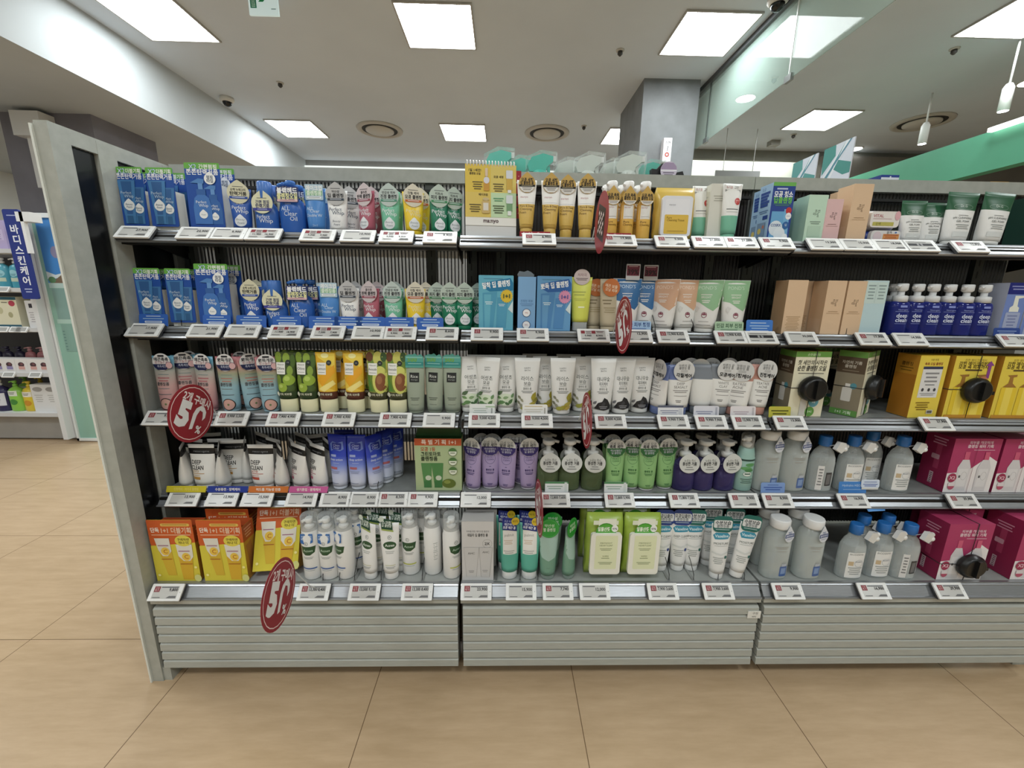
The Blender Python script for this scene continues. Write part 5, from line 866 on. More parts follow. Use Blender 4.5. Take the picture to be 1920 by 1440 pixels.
# ================================================================== STOCKING THE SHELVES
PLACED = []
def put(key, s, px, row=0, rz=0, lean=0, tip=0, dy=0.0, dz=0.0, extra=None):
    """one more of a kind on shelf s; px is where its base stood in the photograph"""
    k = KINDS[key]; y = LIPY[s]+.0365+k.depth/2+row*k.step+dy+abs(sin(math.radians(rz)))*.004; z = SZ[s]+dz+.0005+.030*abs(sin(math.radians(tip)))
    x = x_of(px, y, z)
    if k.used: o = dup(k.root)
    else: o = k.root; k.used = True
    o.location = (x, y, z); o.rotation_euler = (math.radians(-lean), math.radians(tip), math.radians(rz))
    PLACED.append((k, s, row, px, o)); o['category'] = k.cat; o['group'] = k.group
    return o
for key, s, items in (
    # top shelf
    ('packT', 0, [(268,), (323,), (288, 1), (346, 1)]), ('packF', 0, [(401,), (428, 1)]),
    ('wblue', 0, [(458, 0, 12)]), ('foamB', 0, [(505,), (520, 1)]), ('oilB', 0, [(553,), (568, 1)]), ('wdouble', 0, [(596,), (604, 1)]),
    ('wwhite', 0, [(637,), (660, 1, 20)]), ('wpink', 0, [(691, 0, -24), (702, 1)]), ('wmint', 0, [(734,), (741, 1)]), ('wyell', 0, [(777, 0, 16), (790, 1, 12)]), ('wgreen', 0, [(824, 0, 18), (851, .6, 24)]),
    ('pore', 0, [(986,), (1030,), (1060, .35), (1096,)]), ('poreoil', 0, [(1142,), (1172,), (1203,), (1133, 1), (1161, 1), (1191, 1)]),
    ('wipesY', 0, [(1257,)]), ('rosec', 0, [(1362, 0, 6), (1307, .8)]), ('boxclear', 0, [(1331, .35)]), ('porebox', 0, [(1444,), (1431, 1.05)]),
    ('boxmint', 0, [(1510,), (1494, 1.05)]), ('boxpink', 0, [(1543,), (1534, 1.1)]), ('boxbeige', 0, [(1586,), (1570, 1.05)]),
    ('drgS', 0, [(1699,), (1735, .5)]), ('drgL', 0, [(1783, 0, 0, 0, 2), (1846, 0, 0, 0, 4)]),
    # second shelf
    ('packT', 1, [(299,), (355,), (317, 1), (370, 1)]), ('packF', 1, [(416,), (440, 1)]),
    ('wblue', 1, [(480,), (492, 1)]), ('foamB', 1, [(523,), (512, 1)]), ('oilB', 1, [(570,), (590, 1)]), ('wdouble', 1, [(622,), (615, 1)]),
    ('wwhite', 1, [(659,), (672, 1)]), ('wpink', 1, [(699, 0, -18), (712, 1)]), ('wmint', 1, [(740,), (747, 1)]), ('wyell', 1, [(781, 0, 14), (800, .8, 14)]), ('wgreen', 1, [(845,), (871, 0, 14), (822, .8), (894, 1, 20)]),
    ('duoA', 1, [(930,), (930, 1.1)]), ('duoside', 1, [(985,)]), ('duoB', 1, [(1035,), (1034, 1.1)]), ('lime', 1, [(1086,)]), ('oat', 1, [(1138, 0, 4), (1112, .7)]),
    ('pblue', 1, [(1170,), (1203, .6, -10)]), ('ppeach', 1, [(1240, 0, -42), (1279, .3, 10), (1229, 1)]), ('pgreen', 1, [(1318, .1, -34), (1369,), (1330, 1)]),
    ('boxbeigeb', 1, [(1470,), (1483, 1.05)]), ('boxbeige', 1, [(1540,), (1577,), (1530, 1.05)]), ('boxice', 1, [(1613,)]),
    ('deepc', 1, [(1673,), (1703, .25), (1731,), (1761, .25), (1793,), (1825,), (1660, 1.1)]), ('foambox', 1, [(1866,), (1906,), (1946,)]),
    # middle shelf
    ('mistP', 2, [(322,), (359, .5, 20), (395, 0, -6), (372, 1.2)]), ('mistB', 2, [(437,), (478, .3, 42), (511, 0, 14), (465, 1.3)]),
    ('olive', 2, [(545,), (582,), (556, 1), (592, 1)]), ('lemon', 2, [(619,), (669,), (646, 1), (684, 1)]), ('avo', 2, [(712,), (748,), (700, 1)]),
    ('rice', 2, [(781,), (816, .1, -10), (849, .1)]),
    ('hgreen', 2, [(882, .3, 16), (915, 0, -20), (948, .35), (900, 1), (930, 1), (962, 1)]), ('hrice', 2, [(987,), (1052,), (1020, .7), (1088, .7), (1000, 1.7), (1062, 1.7)]), ('hcoal', 2, [(1126,), (1162, .25), (1197, .5), (1115, 1), (1150, 1), (1185, 1)]),
    ('claysalt', 2, [(1231, .2, -72), (1268,), (1252, 1, 30), (1280, 1.1)]), ('claygrey', 2, [(1309, .3, 172), (1343, .2, 0, 0, 3), (1318, 1.2), (1350, 1.3)]), ('claypink', 2, [(1377, 0, -34), (1414, .1, 4, 0, 4), (1400, 1.1)]),
    ('oilbox', 2, [(1491,), (1590, .2, 34), (1524, 1.75)]), ('yback', 2, [(1706, 0, 3)]), ('ylock', 2, [(1780,)]), ('yfront', 2, [(1866,), (1946,)]),
    # fourth shelf
    ('nor', 3, [(354, 0, -62), (389,), (421, 0, -58), (372, 1, -12), (424, 1, 4), (447, .8, 6), (400, 2, 12)]), ('nred', 3, [(497,), (531, 0, -52), (468, .9, -62), (520, 1.1, -30), (500, 2, -32)]), ('npink', 3, [(566, 0, -34), (601, 0, -34), (553, 1, -50), (586, 1, -50), (618, 1, -50), (572, 2, -34), (606, 2, 24)]),
    ('ccblue', 3, [(639, 0, -12), (673,), (706, 0, 52), (726, .95, 46), (744, 1.9, 40), (652, 1)]), ('tomato', 3, [(826,)]),
    ('microP', 3, [(887, 0, -26), (919, .2), (950, 0, -14), (990, .1, 4), (900, 1, 24), (923, 1), (955, 1), (976, .9, -20)]), ('mfG', 3, [(1026,), (1065,), (1108, 0, -4), (1022, 1), (1062, 1), (1104, 1)]),
    ('microG', 3, [(1149,), (1181, .25, -6), (1210,), (1244, .25, 4), (1142, 1), (1174, 1), (1206, 1), (1239, 1)]), ('mfP', 3, [(1278,), (1314, 0, 6), (1354, 0, 8), (1266, 1), (1306, 1), (1345, 1)]), ('green1', 3, [(1389,)]),
    ('cleanw', 3, [(1429,), (1478,)]), ('micD', 3, [(1531,)]), ('micW', 3, [(1584,), (1674,), (1619, 1)]), ('pinkA', 3, [(1783,), (1872,), (1961,)]),
    # bottom shelf
    ('vita', 4, [(351,), (438,), (452, 1.05), (505, 2.6)]),
    ('acnB', 4, [(590,), (621,), (652, 0, -34), (607, 1), (636, 1), (672, .8, 20)]), ('acnT', 4, [(696, 0, -24), (735, 0, 6), (712, .9), (752, .9), (728, 1.8), (690, 1.8)]), ('acnG', 4, [(772, .35), (848, 0, 42), (795, 1.3)]), ('acnBack', 4, [(813, .35), (836, 1.3)]),
    ('ahc', 4, [(897,), (904, 1.1)]), ('palm', 4, [(955, 0, 8), (992,), (948, .9), (986, .9)]), ('aqua', 4, [(1026,), (1065, 0, 52), (1032, .9)]), ('wipesG', 4, [(1126,), (1195,), (1114, 1.02), (1178, 1.02)]),
    ('vasB', 4, [(1236, .9), (1268, .9)]), ('vasG', 4, [(1294, .9), (1341,), (1378, 0, 0, 0, 8), (1324, 1.5), (1364, 1.2)]),
    ('cleanw', 4, [(1446,), (1507,), (1426, 1), (1480, 1)]), ('micW', 4, [(1587,), (1637, .12), (1602, 1), (1646, 1)]), ('micD', 4, [(1686,)]), ('pinkL', 4, [(1767,), (1755, 1.05)]), ('pinkB', 4, [(1906,), (1878, 1.05)]),
):
    for it in items: put(key, s, *it)
put('vita', 4, 524, 0, 6, 24, 0, .012, .012)
# a stack of two pouches
put('padblue', 0, 1640); put('pad', 0, 1640, dz=.0365, dy=.002)
# beyond the top rail, on the far side of the run
for key, px, dz_ in (('sprM', 934, 0), ('sprM', 972, -.008), ('sprM', 1012, -.012), ('sprW', 1062, -.012), ('sprW', 1102, -.012), ('sprW', 1146, -.012), ('sprW', 1178, -.006), ('sprM', 1216, -.014)):
    k = KINDS[key]; o = dup(k.root) if k.used else k.root; k.used = True
    z = 1.3308; y = 1.475+.06*(len(PLACED) % 2); o.location = (x_of(px, y, 1.6), y, z); o.rotation_euler = (0, 0, math.radians(random.uniform(-6, 6))); o['category'] = k.cat; o['group'] = k.group
    o.scale = (.98, .8, .96+dz_*2)
    PLACED.append((k, 9, 0, px, o))
# labels that single each one out
ROWW = ['front row', 'second row', 'back row']
bykind = {}
for k, s, row, px, o in PLACED: bykind.setdefault(k.base, []).append((s, 0 if row < .6 else 1 if row < 1.5 else 2, px, o))
for base, L in bykind.items():
    multi_s = len(set(a[0] for a in L)) > 1
    for s in set(a[0] for a in L):
        for rw in (0, 1, 2):
            M = sorted([a for a in L if a[0] == s and a[1] == rw], key=lambda a: a[2])
            n_rows = len(set(a[1] for a in L if a[0] == s))
            for i, (_, _, px, o) in enumerate(M):
                t = []
                if len(M) > 1: t.append(ORD[i]+' from left')
                if n_rows > 1: t.append(ROWW[rw])
                if s < 9: t.append(SHELF[s])
                o['label'] = (base+', '+', '.join(t)) if t else base

# ---------------------------------------------------------------- price tags
TW, TH = 90, 45
def price_tag(s, px, price, style, i):
    yc, zc = LIPY[s]+.012-.0115, LIPZ[s]+(SZ[s]-LIPZ[s])/2+.0085
    x = x_of(px, yc, zc)
    r = empty('price_tag', (x, yc, zc)); r.rotation_euler = (math.radians(-45), 0, 0)
    b = MB(); b.prism(rrect(-TW/2, -TH/2, TW/2, TH/2, 2), 0, .0042, PP('e9e9e6')); b.prism(rrect(-TW/2, -TH/2, TW/2, TH/2, 2), .0042, .0105, PP('3c3e40')); b.art([('e', TW/2-5, 0, .9, 1.2, '8c8c8c')], flat(0)); b.build('tag_case', r)
    c = MB(); c.box(-.036, -.0003, -.0165, .034, .001, .0165, C('c6c5c1', .22))
    a = []
    if style == 1: a = [('r', -35, 1, -19, 15.5, '8f2f38'), ('t', '오늘', -27, 11.5, 4.2, 'dfb3b3', {'w': 12}), ('t', '특가', -27, 5.2, 4.6, 'e8c3c3', {'w': 13}), ('l', 8, 14.5, 48, 1, 6, '55555a'), ('t', price, 32, 6.2, 8, '1f1f24', {'a': -1, 'b': .02, 'w': 46})]
    elif style == 2: a = [('r', -35, 5, -24, 15.5, '8f2f38'), ('r', -5, 5, 6, 15.5, '8f2f38'), ('l', -14, 14, 16, 3, 4, '6a4448'), ('l', 19, 14, 22, 2, 4, '6a4448')]+[('t', p, q, -3, 6.2, '1f1f24', {'b': .015, 'w': 30}) for p, q in zip(price.split('/'), (-16, 16))]
    elif style == 3: a = [('r', -35, -3, 33, 7, '2a2a2e'), ('t', '품 절', -3, 2, 6, 'd8d8d6'), ('l', -6, 13, 50, 1, 4, '5a5a5e')]
    else: a = [('l', -16, 14.5, 36, 1, 6, '55555a'), ('t', price, 32, 5, 8, '1f1f24', {'a': -1, 'b': .02, 'w': 50})]
    a += [('l', -22, -12.5, 22, 1, 4, '5f5f62'), ('p', [(6, -15), (33, -15), (33, -9.5), (14, -9.5)], '6a6a6c')]
    c.art(a, flat(-.0003)); c.build('screen', r)
    w = {0: 'showing %s' % price, 1: 'red corner, %s' % price.split(' ')[0], 2: 'two red corners', 3: 'black sold out band'}[style]
    tag(r, 'white price tag, %s, %s from left, %s rail' % (w, ORD[i], SHELF[s]), 'price tag', 'electronic price tags')
TAGS = [
 [(252, '27,900', 0), (366, '22,900', 0), (428, '9,900', 0), (494, '11,900/16,900', 2), (596, '7,300/7,900', 2), (671, '10,900', 0), (743, '9,900/9,900', 2), (825, '9,900', 1), (1011, '6,900', 1), (1162, '17,900', 1), (1260, '9,900', 1), (1330, '21,000', 1), (1390, '21,000', 1), (1457, '9,900', 1), (1547, '13,300', 0), (1609, '15,900', 0), (1670, '18,900', 0), (1727, '', 3), (1820, '12,900', 1)],
 [(270, '17,900', 0), (384, '21,900', 0), (455, '9,900', 0), (535, '11,900/16,900', 2), (615, '7,300/7,900', 2), (691, '10,900', 0), (750, '9,900/9,900', 2), (829, '8,600', 1), (913, '9,900', 1), (999, '9,900', 1), (1113, '9,900/8,900', 2), (1193, '12,900', 1), (1262, '12,900 8,450', 1), (1371, '12,900 8,450', 1), (1428, '', 3), (1504, '30,000', 0), (1638, '17,900', 1), (1708, '14,900', 0), (1905, '9,900', 1)],
 [(301, '9,900', 1), (434, '9,900 5,500', 1), (531, '7,900 4,900', 1), (635, '7,900 4,900', 1), (741, '7,900 4,900', 1), (823, '9,900', 0), (908, '9,000 4,500', 1), (1007, '9,000 4,500', 1), (1145, '9,000 4,500', 1), (1263, '9,900 7,900', 1), (1334, '9,900 7,900', 1), (1403, '12,900 7,900', 1), (1482, '13,900', 1), (1757, '27,900', 1)],
 [(343, '13,900', 0), (416, '13,900', 0), (482, '15,500', 0), (565, '14,900', 0), (629, '8,900', 0), (683, '8,900', 0), (737, '8,500', 1), (792, '9,900', 1), (892, '12,000', 0), (1041, '12,800 7,600', 1), (1162, '12,800 5,900', 1), (1283, '12,800 7,500', 1), (1396, '8,900', 1), (1459, '8,900', 1), (1601, '16,900', 1), (1807, '29,900', 1)],
 [(311, '9,800', 1), (588, '13,300 8,400', 1), (683, '13,500 9,100', 1), (782, '13,300 8,400', 1), (893, '23,900', 1), (977, '15,900', 0), (1046, '7,740', 1), (1115, '12,000', 0), (1243, '7,900 3,600', 1), (1347, '7,900 3,600', 1), (1478, '9,900', 1), (1639, '16,900', 1), (1782, '29,900', 1)]]
for s, L in enumerate(TAGS):
    for i, (px, p, st) in enumerate(L): price_tag(s, px, p, st, i)

# ---------------------------------------------------------------- printed cards slipped behind the price tags
def topper(s, px, w, h, col, art, lab, up=0, tilt=8, rz=0, rad=5):
    y = LIPY[s]+.030; z = SZ[s]-.004+up; x = x_of(px, y, z+h/2000)
    r = tag(empty('header_card', (x, y, z)), lab, 'sign card', 'printed cards behind the price tags')
    card(r, 'printed_sheet', rrect(-w/2, 0, w/2, h, rad), col, art, (0, 0, 0), (math.radians(-tilt), 0, math.radians(rz)), .0006)
    f = MB(); f.box(-w/2200, 0, -.006, w/2200, .0006, 0, C('d8dcdc', .2)); f.build('clear_clip', r)
BL = '2a62c4'
def bluecard(w): return [('l', 0, 33, w*.5, 1, 5, 'c3d6ee'), ('l', 0, 26, w*.72, 1, 5, '9fc6e2'), ('r', -w*.30, 13, w*.30, 19, 'd3e0f4', 2.5), ('l', 0, 17, w*.5, 1, 4, '4a74c0')]
for i, (px, w) in enumerate(((286, 80), (405, 78), (470, 84), (537, 80), (606, 84), (652, 78), (694, 82), (748, 82), (806, 76))):
    topper(1, px, w, 38, BL, bluecard(w), 'blue header card with pale lettering, %s from left above the second shelf tags' % ORD[i], dz_ if 0 else 0, 10, 0)
topper(1, 1196, 78, 36, '9fc3e6', [('t', '맑은 피부 청정', 0, 26, 10, '2a4a90', {'b': .02, 'w': 70}), ('l', 0, 15, 50, 1, 4, '4a6ab0')], 'pale blue card reading about clear skin below the blue topped tubes')
topper(1, 1368, 84, 38, 'a9c9a5', [('t', '민감 피부 진정', 0, 26, 10, '2c5a3a', {'b': .02, 'w': 74}), ('l', 0, 15, 50, 1, 4, '4a7a5a')], 'pale green card about soothing skin below the green topped tubes')
topper(1, 1425, 78, 44, '3a7ad4', [('l', -4, 36, 46, 1, 5, 'c3d9f2'), ('l', 0, 28, 58, 2, 7, '9fc3ec'), ('r', -28, 8, 28, 13, 'e3ecf6', 2)], 'bright blue stepped card beside the beige cartons')
topper(1, 1889, 80, 30, '2a4a9c', [('l', 0, 22, 58, 2, 6, '8fa8d8')], 'navy card in front of the periwinkle cartons')
for px, w, c, art, lab in ((904, 74, 'e4e8e4', [('r', 10, 26, 37, 30, 'a9c4a0'), ('l', -6, 24, 44, 3, 6, 'b9c4bc'), ('r', 26, 6, 30, 24, 'a5aaa5')], 'white card with green edge before the green leaf tubes'), (1003, 74, 'ebe9e4', [('r', -30, 29, 22, 31, 'c9b06a'), ('l', -4, 22, 54, 2, 6, 'cfc9b8'), ('r', 27, 6, 31, 26, 'b5b0a5')], 'white card with golden line before the rice ear tubes'),
    (1258, 76, 'e2e2e6', [('r', -38, 30, 38, 36, '5a5f74'), ('l', -4, 22, 54, 3, 6, '9a9db4'), ('r', 24, 8, 34, 28, 'd0d2da')], 'white card with slate edge before the periwinkle tubes'), (1325, 76, 'dcdce6', [('l', -6, 20, 50, 2, 6, '8c8fae'), ('r', 27, 6, 33, 32, 'b0b2c0')], 'lavender white card before the slate grey tubes'), (1394, 76, 'e6dfe2', [('l', -6, 20, 46, 2, 6, 'b9a5ae'), ('r', 27, 6, 33, 32, 'c4bcc0')], 'pinkish white card before the salmon tubes'), (1463, 66, 'c3bc3a', [('l', 0, 25, 52, 2, 9, '5f5c18')], 'mustard yellow card before the cream locked carton')):
    topper(2, px, w, 36, c, art, lab)
for px, lab in ((1044, 'white and green card before the olive foam pumps'), (1155, 'white and green card before the leaf green tubes')):
    topper(3, px, 72, 36, 'e2e6e4', [('r', -36, 30, 36, 36, '4a8a54'), ('l', -6, 23, 48, 2, 7, '9ab4a4'), ('r', 24, 4, 32, 34, 'd3dad6')], lab)
topper(3, 1450, 76, 36, '7c9fdc', [('l', 0, 29, 34, 1, 4, '3a5ab0'), ('l', 0, 22, 58, 2, 7, '3a5ab4')], 'periwinkle card before the clear cleansing water bottles')
topper(3, 1600, 88, 40, '3f86d8', [('t', 'Hydrabio H2O', -4, 27, 7, 'c9e0f4', {'w': 58}), ('l', 0, 16, 60, 1, 4, '9fc6ee')], 'blue card with white lettering before the micellar water bottles')
topper(3, 1633, 58, 26, 'cfdcee', [('l', 0, 19, 40, 1, 4, '3a5ab4'), ('l', 0, 12, 46, 2, 5, '3a5ab4')], 'small white and blue card overlapping the blue micellar card', .022)
y = LIPY[3]-.004; x = x_of(1648, y, .56); r = tag(empty('hanging_card', (x, y, .532)), 'translucent sky blue card hanging over the fourth rail', 'sign card', 'printed cards behind the price tags')
card(r, 'printed_sheet', rrect(-30, 0, 30, 52, 3), C('5f9fe4', .25), [('l', 0, 40, 40, 1, 5, 'a9cdf2')], (0, 0, 0), (math.radians(-42), 0, math.radians(6)), .0006)
for px, c1, c2, lab in ((1003, 'b02430', "Pore & Deep Cleansing", 'red strip card naming pore cleansing before the gold tubes'), (1155, 'b02430', 'Pure Cleansing', 'red strip card naming pure cleansing before the gold oil bottles')):
    topper(0, px, 84, 18, c1, [('t', c2, 0, 12, 6, 'f0d8d4', {'b': .015, 'w': 64}), ('e', -36, 12, 1.5, 1.5, 'f0d8d4'), ('e', 36, 12, 1.5, 1.5, 'f0d8d4')], lab, .0, 4, 0, 1)
# four-colour strip in front of the white tubes with black bands
for i, (pa, pb, c, t, cn) in enumerate(((313, 387, 'd6c81c', '진정케어 · 저자극 클렌징', 'yellow'), (390, 465, '1f3ca8', '수분충전 · 장벽케어', 'royal blue'), (467, 541, 'd9722a', '여드름 기능성 인증', 'orange'), (543, 615, 'd65aa4', '생기톤업 · 광채케어', 'pink'))):
    y = LIPY[3]+.012; z = SZ[3]+.004; xa, xb = x_of(pa, y, z), x_of(pb, y, z); w = (xb-xa)*1000
    r = tag(empty('shelf_strip', ((xa+xb)/2, y, z)), '%s slanted strip with white lettering before the black banded tubes' % cn, 'sign strip', 'slanted colour strips')
    b = MB(); b.prism([(-w/2000-.003, 0), (w/2000-.003, 0), (w/2000+.003, .020), (-w/2000+.003, .020)], 0, .001, PP(c)); b.art([('t', t, 0, 10, 7.5, 'f0eee6' if i else 'e8d860', {'b': .02, 'w': w*.62, 's': .1})], flat(0)); b.build('printed_strip', r)
    b = MB(); b.box(-w/2000, .001, -.012, w/2000, .003, .003, BLACK); b.build('black_holder', r)

# ---------------------------------------------------------------- round discount signs
def wobbler(s, px, py, dia, rz, tilt, lab, y, face=1, roll=0):
    p = at_y(px, py, y); r = tag(empty('discount_sign', (p.x, y, p.z)), lab, 'discount sign', 'round red discount signs')
    R = dia/2; b = MB(); n = 40
    b.prism([(R*cos(2*pi*k/n)/1000, R*sin(2*pi*k/n)/1000) for k in range(n)], 0, .0008, PP('9c1c26' if face else '9a2c30'))
    if face:
        b.art([('o', 0, 0, R*.91, R*.91, R*.028, 'eccac6'), ('t', '2개 구매시', R*.04, R*.50, R*.25, 'ecdcda', {'b': .03, 'w': R*1.25}), ('t', '5', -R*.34, -R*.12, R*.80, 'e2dedc', {'b': .07, 'w': R*.56})]
              + [('p', [(R*a, R*c) for a, c in ((.06, -.55), (.20, -.50), (.22, .0), (.30, .20), (.44, .18), (.50, .02), (.52, -.12), (.62, .02), (.60, .22), (.46, .36), (.28, .36), (.12, .22), (.05, .0))], 'e2dedc'), ('t', '%', R*.46, -R*.46, R*.26, 'e2dedc', {'b': .03})], flat(0))
    else:
        b.art([('p', [(0, R*.8), (R*.7, 0), (0, -R*.8), (-R*.7, 0)], '33292b'), ]+[('r', R*(q*.2-.07), R*(p*.2-.06), R*(q*.2+.07), R*(p*.2+.06), 'dfc9c4') for p in range(-2, 3) for q in range(-2, 3) if abs(p)+abs(q) < 3], flat(0))
    b.build('disc', r, (0, 0, 0), (math.radians(tilt), math.radians(roll), math.radians(rz)))
    q = MB(); zt = SZ[s]-p.z-.012; yt = max(LIPY[s]-y+.012, R/1000+.006)
    q.wire([(0, R/1000*.96, 0), (0, R/1000+(yt-R/1000)*.5, zt*.6), (0, yt, zt)], .0016, clear('e2e6e6', .35, .1), 5); q.build('clear_arm', r)
wobbler(2, 360, 775, 150, 88, 0, 'large red round 50 percent sign over the left end of the middle rail', 1.035, 1, 34)
wobbler(4, 524, 1113, 162, 92, 0, 'red round 50 percent sign turned sideways over the bottom rail', .86, 1, 35)
wobbler(1, 1168, 610, 147, -90, 0, 'narrow turned red 50 percent sign over the second rail below the blue topped tubes', 1.065, 1, -35)
wobbler(0, 1127, 418, 145, -90, 0, 'faded red sign with dark diamond over the top rail between gold tubes and oil bottles', 1.065, 0, -30)
wobbler(2, 1099, 788, 148, -91, 0, 'thin edge turned red sign over the middle rail beside the charcoal tubes', 1.03, 1, -38)
wobbler(3, 1010, 952, 156, -87, 0, 'thinnest edge turned red sign over the fourth rail beside the lilac tubes', 1.03, 1, -35)

# ---------------------------------------------------------------- desk calendar on the top shelf
y = 1.203; xa, xb = x_of(873, y, 1.33), x_of(968, y, 1.33); w = (xb-xa)*1000
r = tag(empty('desk_calendar', ((xa+xb)/2, y, SZ[0])), 'yellow flip calendar picturing four skincare items on a grey easel', 'calendar'); r.rotation_euler = (0, 0, math.radians(4))
W = w/2; H0, H1 = 30, 196
b = MB(); b.extrude_x([(0, 0), (.03, H1/1000-.004), (.034, H1/1000-.004), (.085, 0), (.08, 0), (.032, H1/1000-.012), (.004, 0)], -W/1000, W/1000, PP('cfd0ce')); b.build('easel', r)
b = MB(); S = lambda u, v, o: (u/1000, (v/1000)*.156-.0018-o, v/1000)
m = MB(); vs = [S(-W, H0, 0), S(W, H0, 0), S(W, H1-4, 0), S(-W, H1-4, 0)]; b.add(vs+[(x, yy+.0012, z) for x, yy, z in vs], [(0, 1, 2, 3), (7, 6, 5, 4), (0, 4, 5, 1), (1, 5, 6, 2), (2, 6, 7, 3), (3, 7, 4, 0)], PP('e6e4dc'))
t = lambda s_, x, y_, h, wd: ('t', s_, x, y_, h, '4a3f1c', {'b': .02, 'w': wd})
b.art([('r', -W, 52, W, H1-4, 'ddbb3a'), ('r', 0, 118, W, H1-4, 'd9c058'), ('r', -W, 52, 0, 118, 'd9bb50'), ('r', 0, 52, W, 118, 'b9d6a8'), ('t', 'ma:nyo', 0, 40, 11, '4a1f2c', {'b': .02, 'w': 42}),
       t('1일 1세안!', -W*.62, 176, 6, 34), t('클렌징 오일', -W*.62, 167, 5, 30), ('l', -W*.52, 146, 28, 4, 6, '5f5226'), t('모공 세정', W*.3, 160, 5, 28), ('l', W*.3, 142, 30, 4, 6, '5f5226'), t('메이크업', -W*.3, 112, 5, 26), ('l', -W*.62, 86, 32, 4, 6, '5f5226'), ('l', W*.3, 104, 28, 2, 6, '5a9a6a'), ('l', W*.3, 84, 32, 4, 6, '4a5a38'),
       ('r', -W*.28, 122, -W*.06, 152, 'c98f2a', 3), ('e', -W*.17, 150, 8, 9, 'd3d2dc'), ('r', -W*.22, 160, -W*.12, 182, 'd9bfa4', 2), ('r', W*.62, 126, W*.84, 158, 'caa23a'), ('r', W*.60, 156, W*.86, 178, 'd0d4dc', 2), ('r', W*.66, 118, W*.80, 126, 'dfe0dc'),
       ('r', -W*.36, 62, -W*.04, 96, 'c9a860', 5), ('r', -W*.30, 70, -W*.10, 90, 'd9d2c4'), ('e', -W*.20, 100, 9, 4, 'cbb27a'), ('r', W*.62, 70, W*.84, 92, '6f9a6a'), ('r', W*.60, 90, W*.86, 112, 'd0d6d8', 2), ('r', W*.66, 58, W*.80, 70, 'dfe2de')], S)
b.build('page', r)
for q in range(16):
    b = MB(); xx = -W/1000+.006+q*(2*W/1000-.012)/15; b.wire([(xx, .030, H1/1000-.012), (xx, .024, H1/1000+.001), (xx, .034, H1/1000+.006), (xx, .042, H1/1000-.002), (xx, .04, H1/1000-.012)], .0018, PL('eeece6'), 5); b.build('binding_ring', r)
for q in range(4):
    b = MB(); b.box(W/1000, .024, .150-q*.032, W/1000+.014, .0248, .178-q*.032, PP('a3242e')); b.art([('t', '+', W+7, 164-q*32, 6, 'd99a9a')], lambda u, v, o: (u/1000, .024-o, v/1000)); b.build('index_tab', r)

# ---------------------------------------------------------------- bits above the top rail
o_ = carton('navytop', 'navy_box', 'navy and white box top peeping over the top rail', 'x', 62, 250, 60, '24409c', '1f3a90', '2a48a4', [('r', -31, 234, 31, 242, 'dfe4ee'), ('r', -2, 232, 3, 246, 'e6ecf4')], parts=lambda r: None)
o = o_.root; o.location = (x_of(1655, 1.52, 1.58), 1.52, 1.3308); tag(o, o_.base, 'box')
def small_top(px, w, h, col, lab, cat, z=1.3308, y=1.52):
    r = tag(empty('pouch_pack', (x_of(px, y, z+h/1000), y, z)), lab, cat); b = MB()
    b.loft([[(w/2000*e*math.copysign(abs(cos(2*pi*k/16))**.5, cos(2*pi*k/16)), .03*f*sin(2*pi*k/16), h/1000*t) for k in range(16)] for t, e, f in ((0, .9, .8), (.2, 1, 1), (.8, 1, .7), (.93, .98, .3), (1, .9, .1))], PL(col)); b.build('pack_body', r)
    c = MB(); c.box(-w/2600, -.004, h/1000-.004, w/2600, .004, h/1000+.003, PL(col)); c.build('top_seal', r)
small_top(1872, 84, 240, 'e0a52a', 'orange yellow pack peeping over the top rail at far right', 'pack'); small_top(1604, 92, 208, 'b9a04a', 'dull yellow pack barely showing over the top rail', 'pack')
o_ = carton('greentop', 'green_box', 'dark green carton behind the large green topped tubes', 'x', 90, 150, 60, '123a2a', '10352a', '1a4634', [('l', 0, 120, 50, 3, 8, '3a5a4c')], parts=lambda r: None)
o = o_.root; o.location = (x_of(1925, 1.30, 1.34), 1.30, SZ[0]); tag(o, o_.base, 'box')
y = 1.46; r = tag(empty('hair_item', (x_of(1251, y, 1.6), y, 1.3308)), 'black item with round white and violet label on the far side top', 'accessory')
b = MB(); b.box(-.03, -.02, 0, .03, .02, .21, C('151416', .4)); b.build('stand', r)
b = MB(); b.prism([(-.05, .215), (-.034, .205), (.034, .205), (.056, .222), (.05, .236), (.03, .232), (.02, .256), (-.02, .258), (-.036, .24), (-.052, .242)], -.012, .012, C('121113', .5)); b.build('black_bow', r)
card(r, 'round_label', disc_pts(27, 28), 'cfc4d6', [('p', [(-26, 2), (26, 2), (24, 12), (14, 23), (-14, 23), (-24, 12)], 'a58fb0'), ('l', 0, -6, 36, 2, 6, '5a4a62'), ('r', -26, -2, 26, 2, 'f0ecf2')], (0, -.0215, .235))

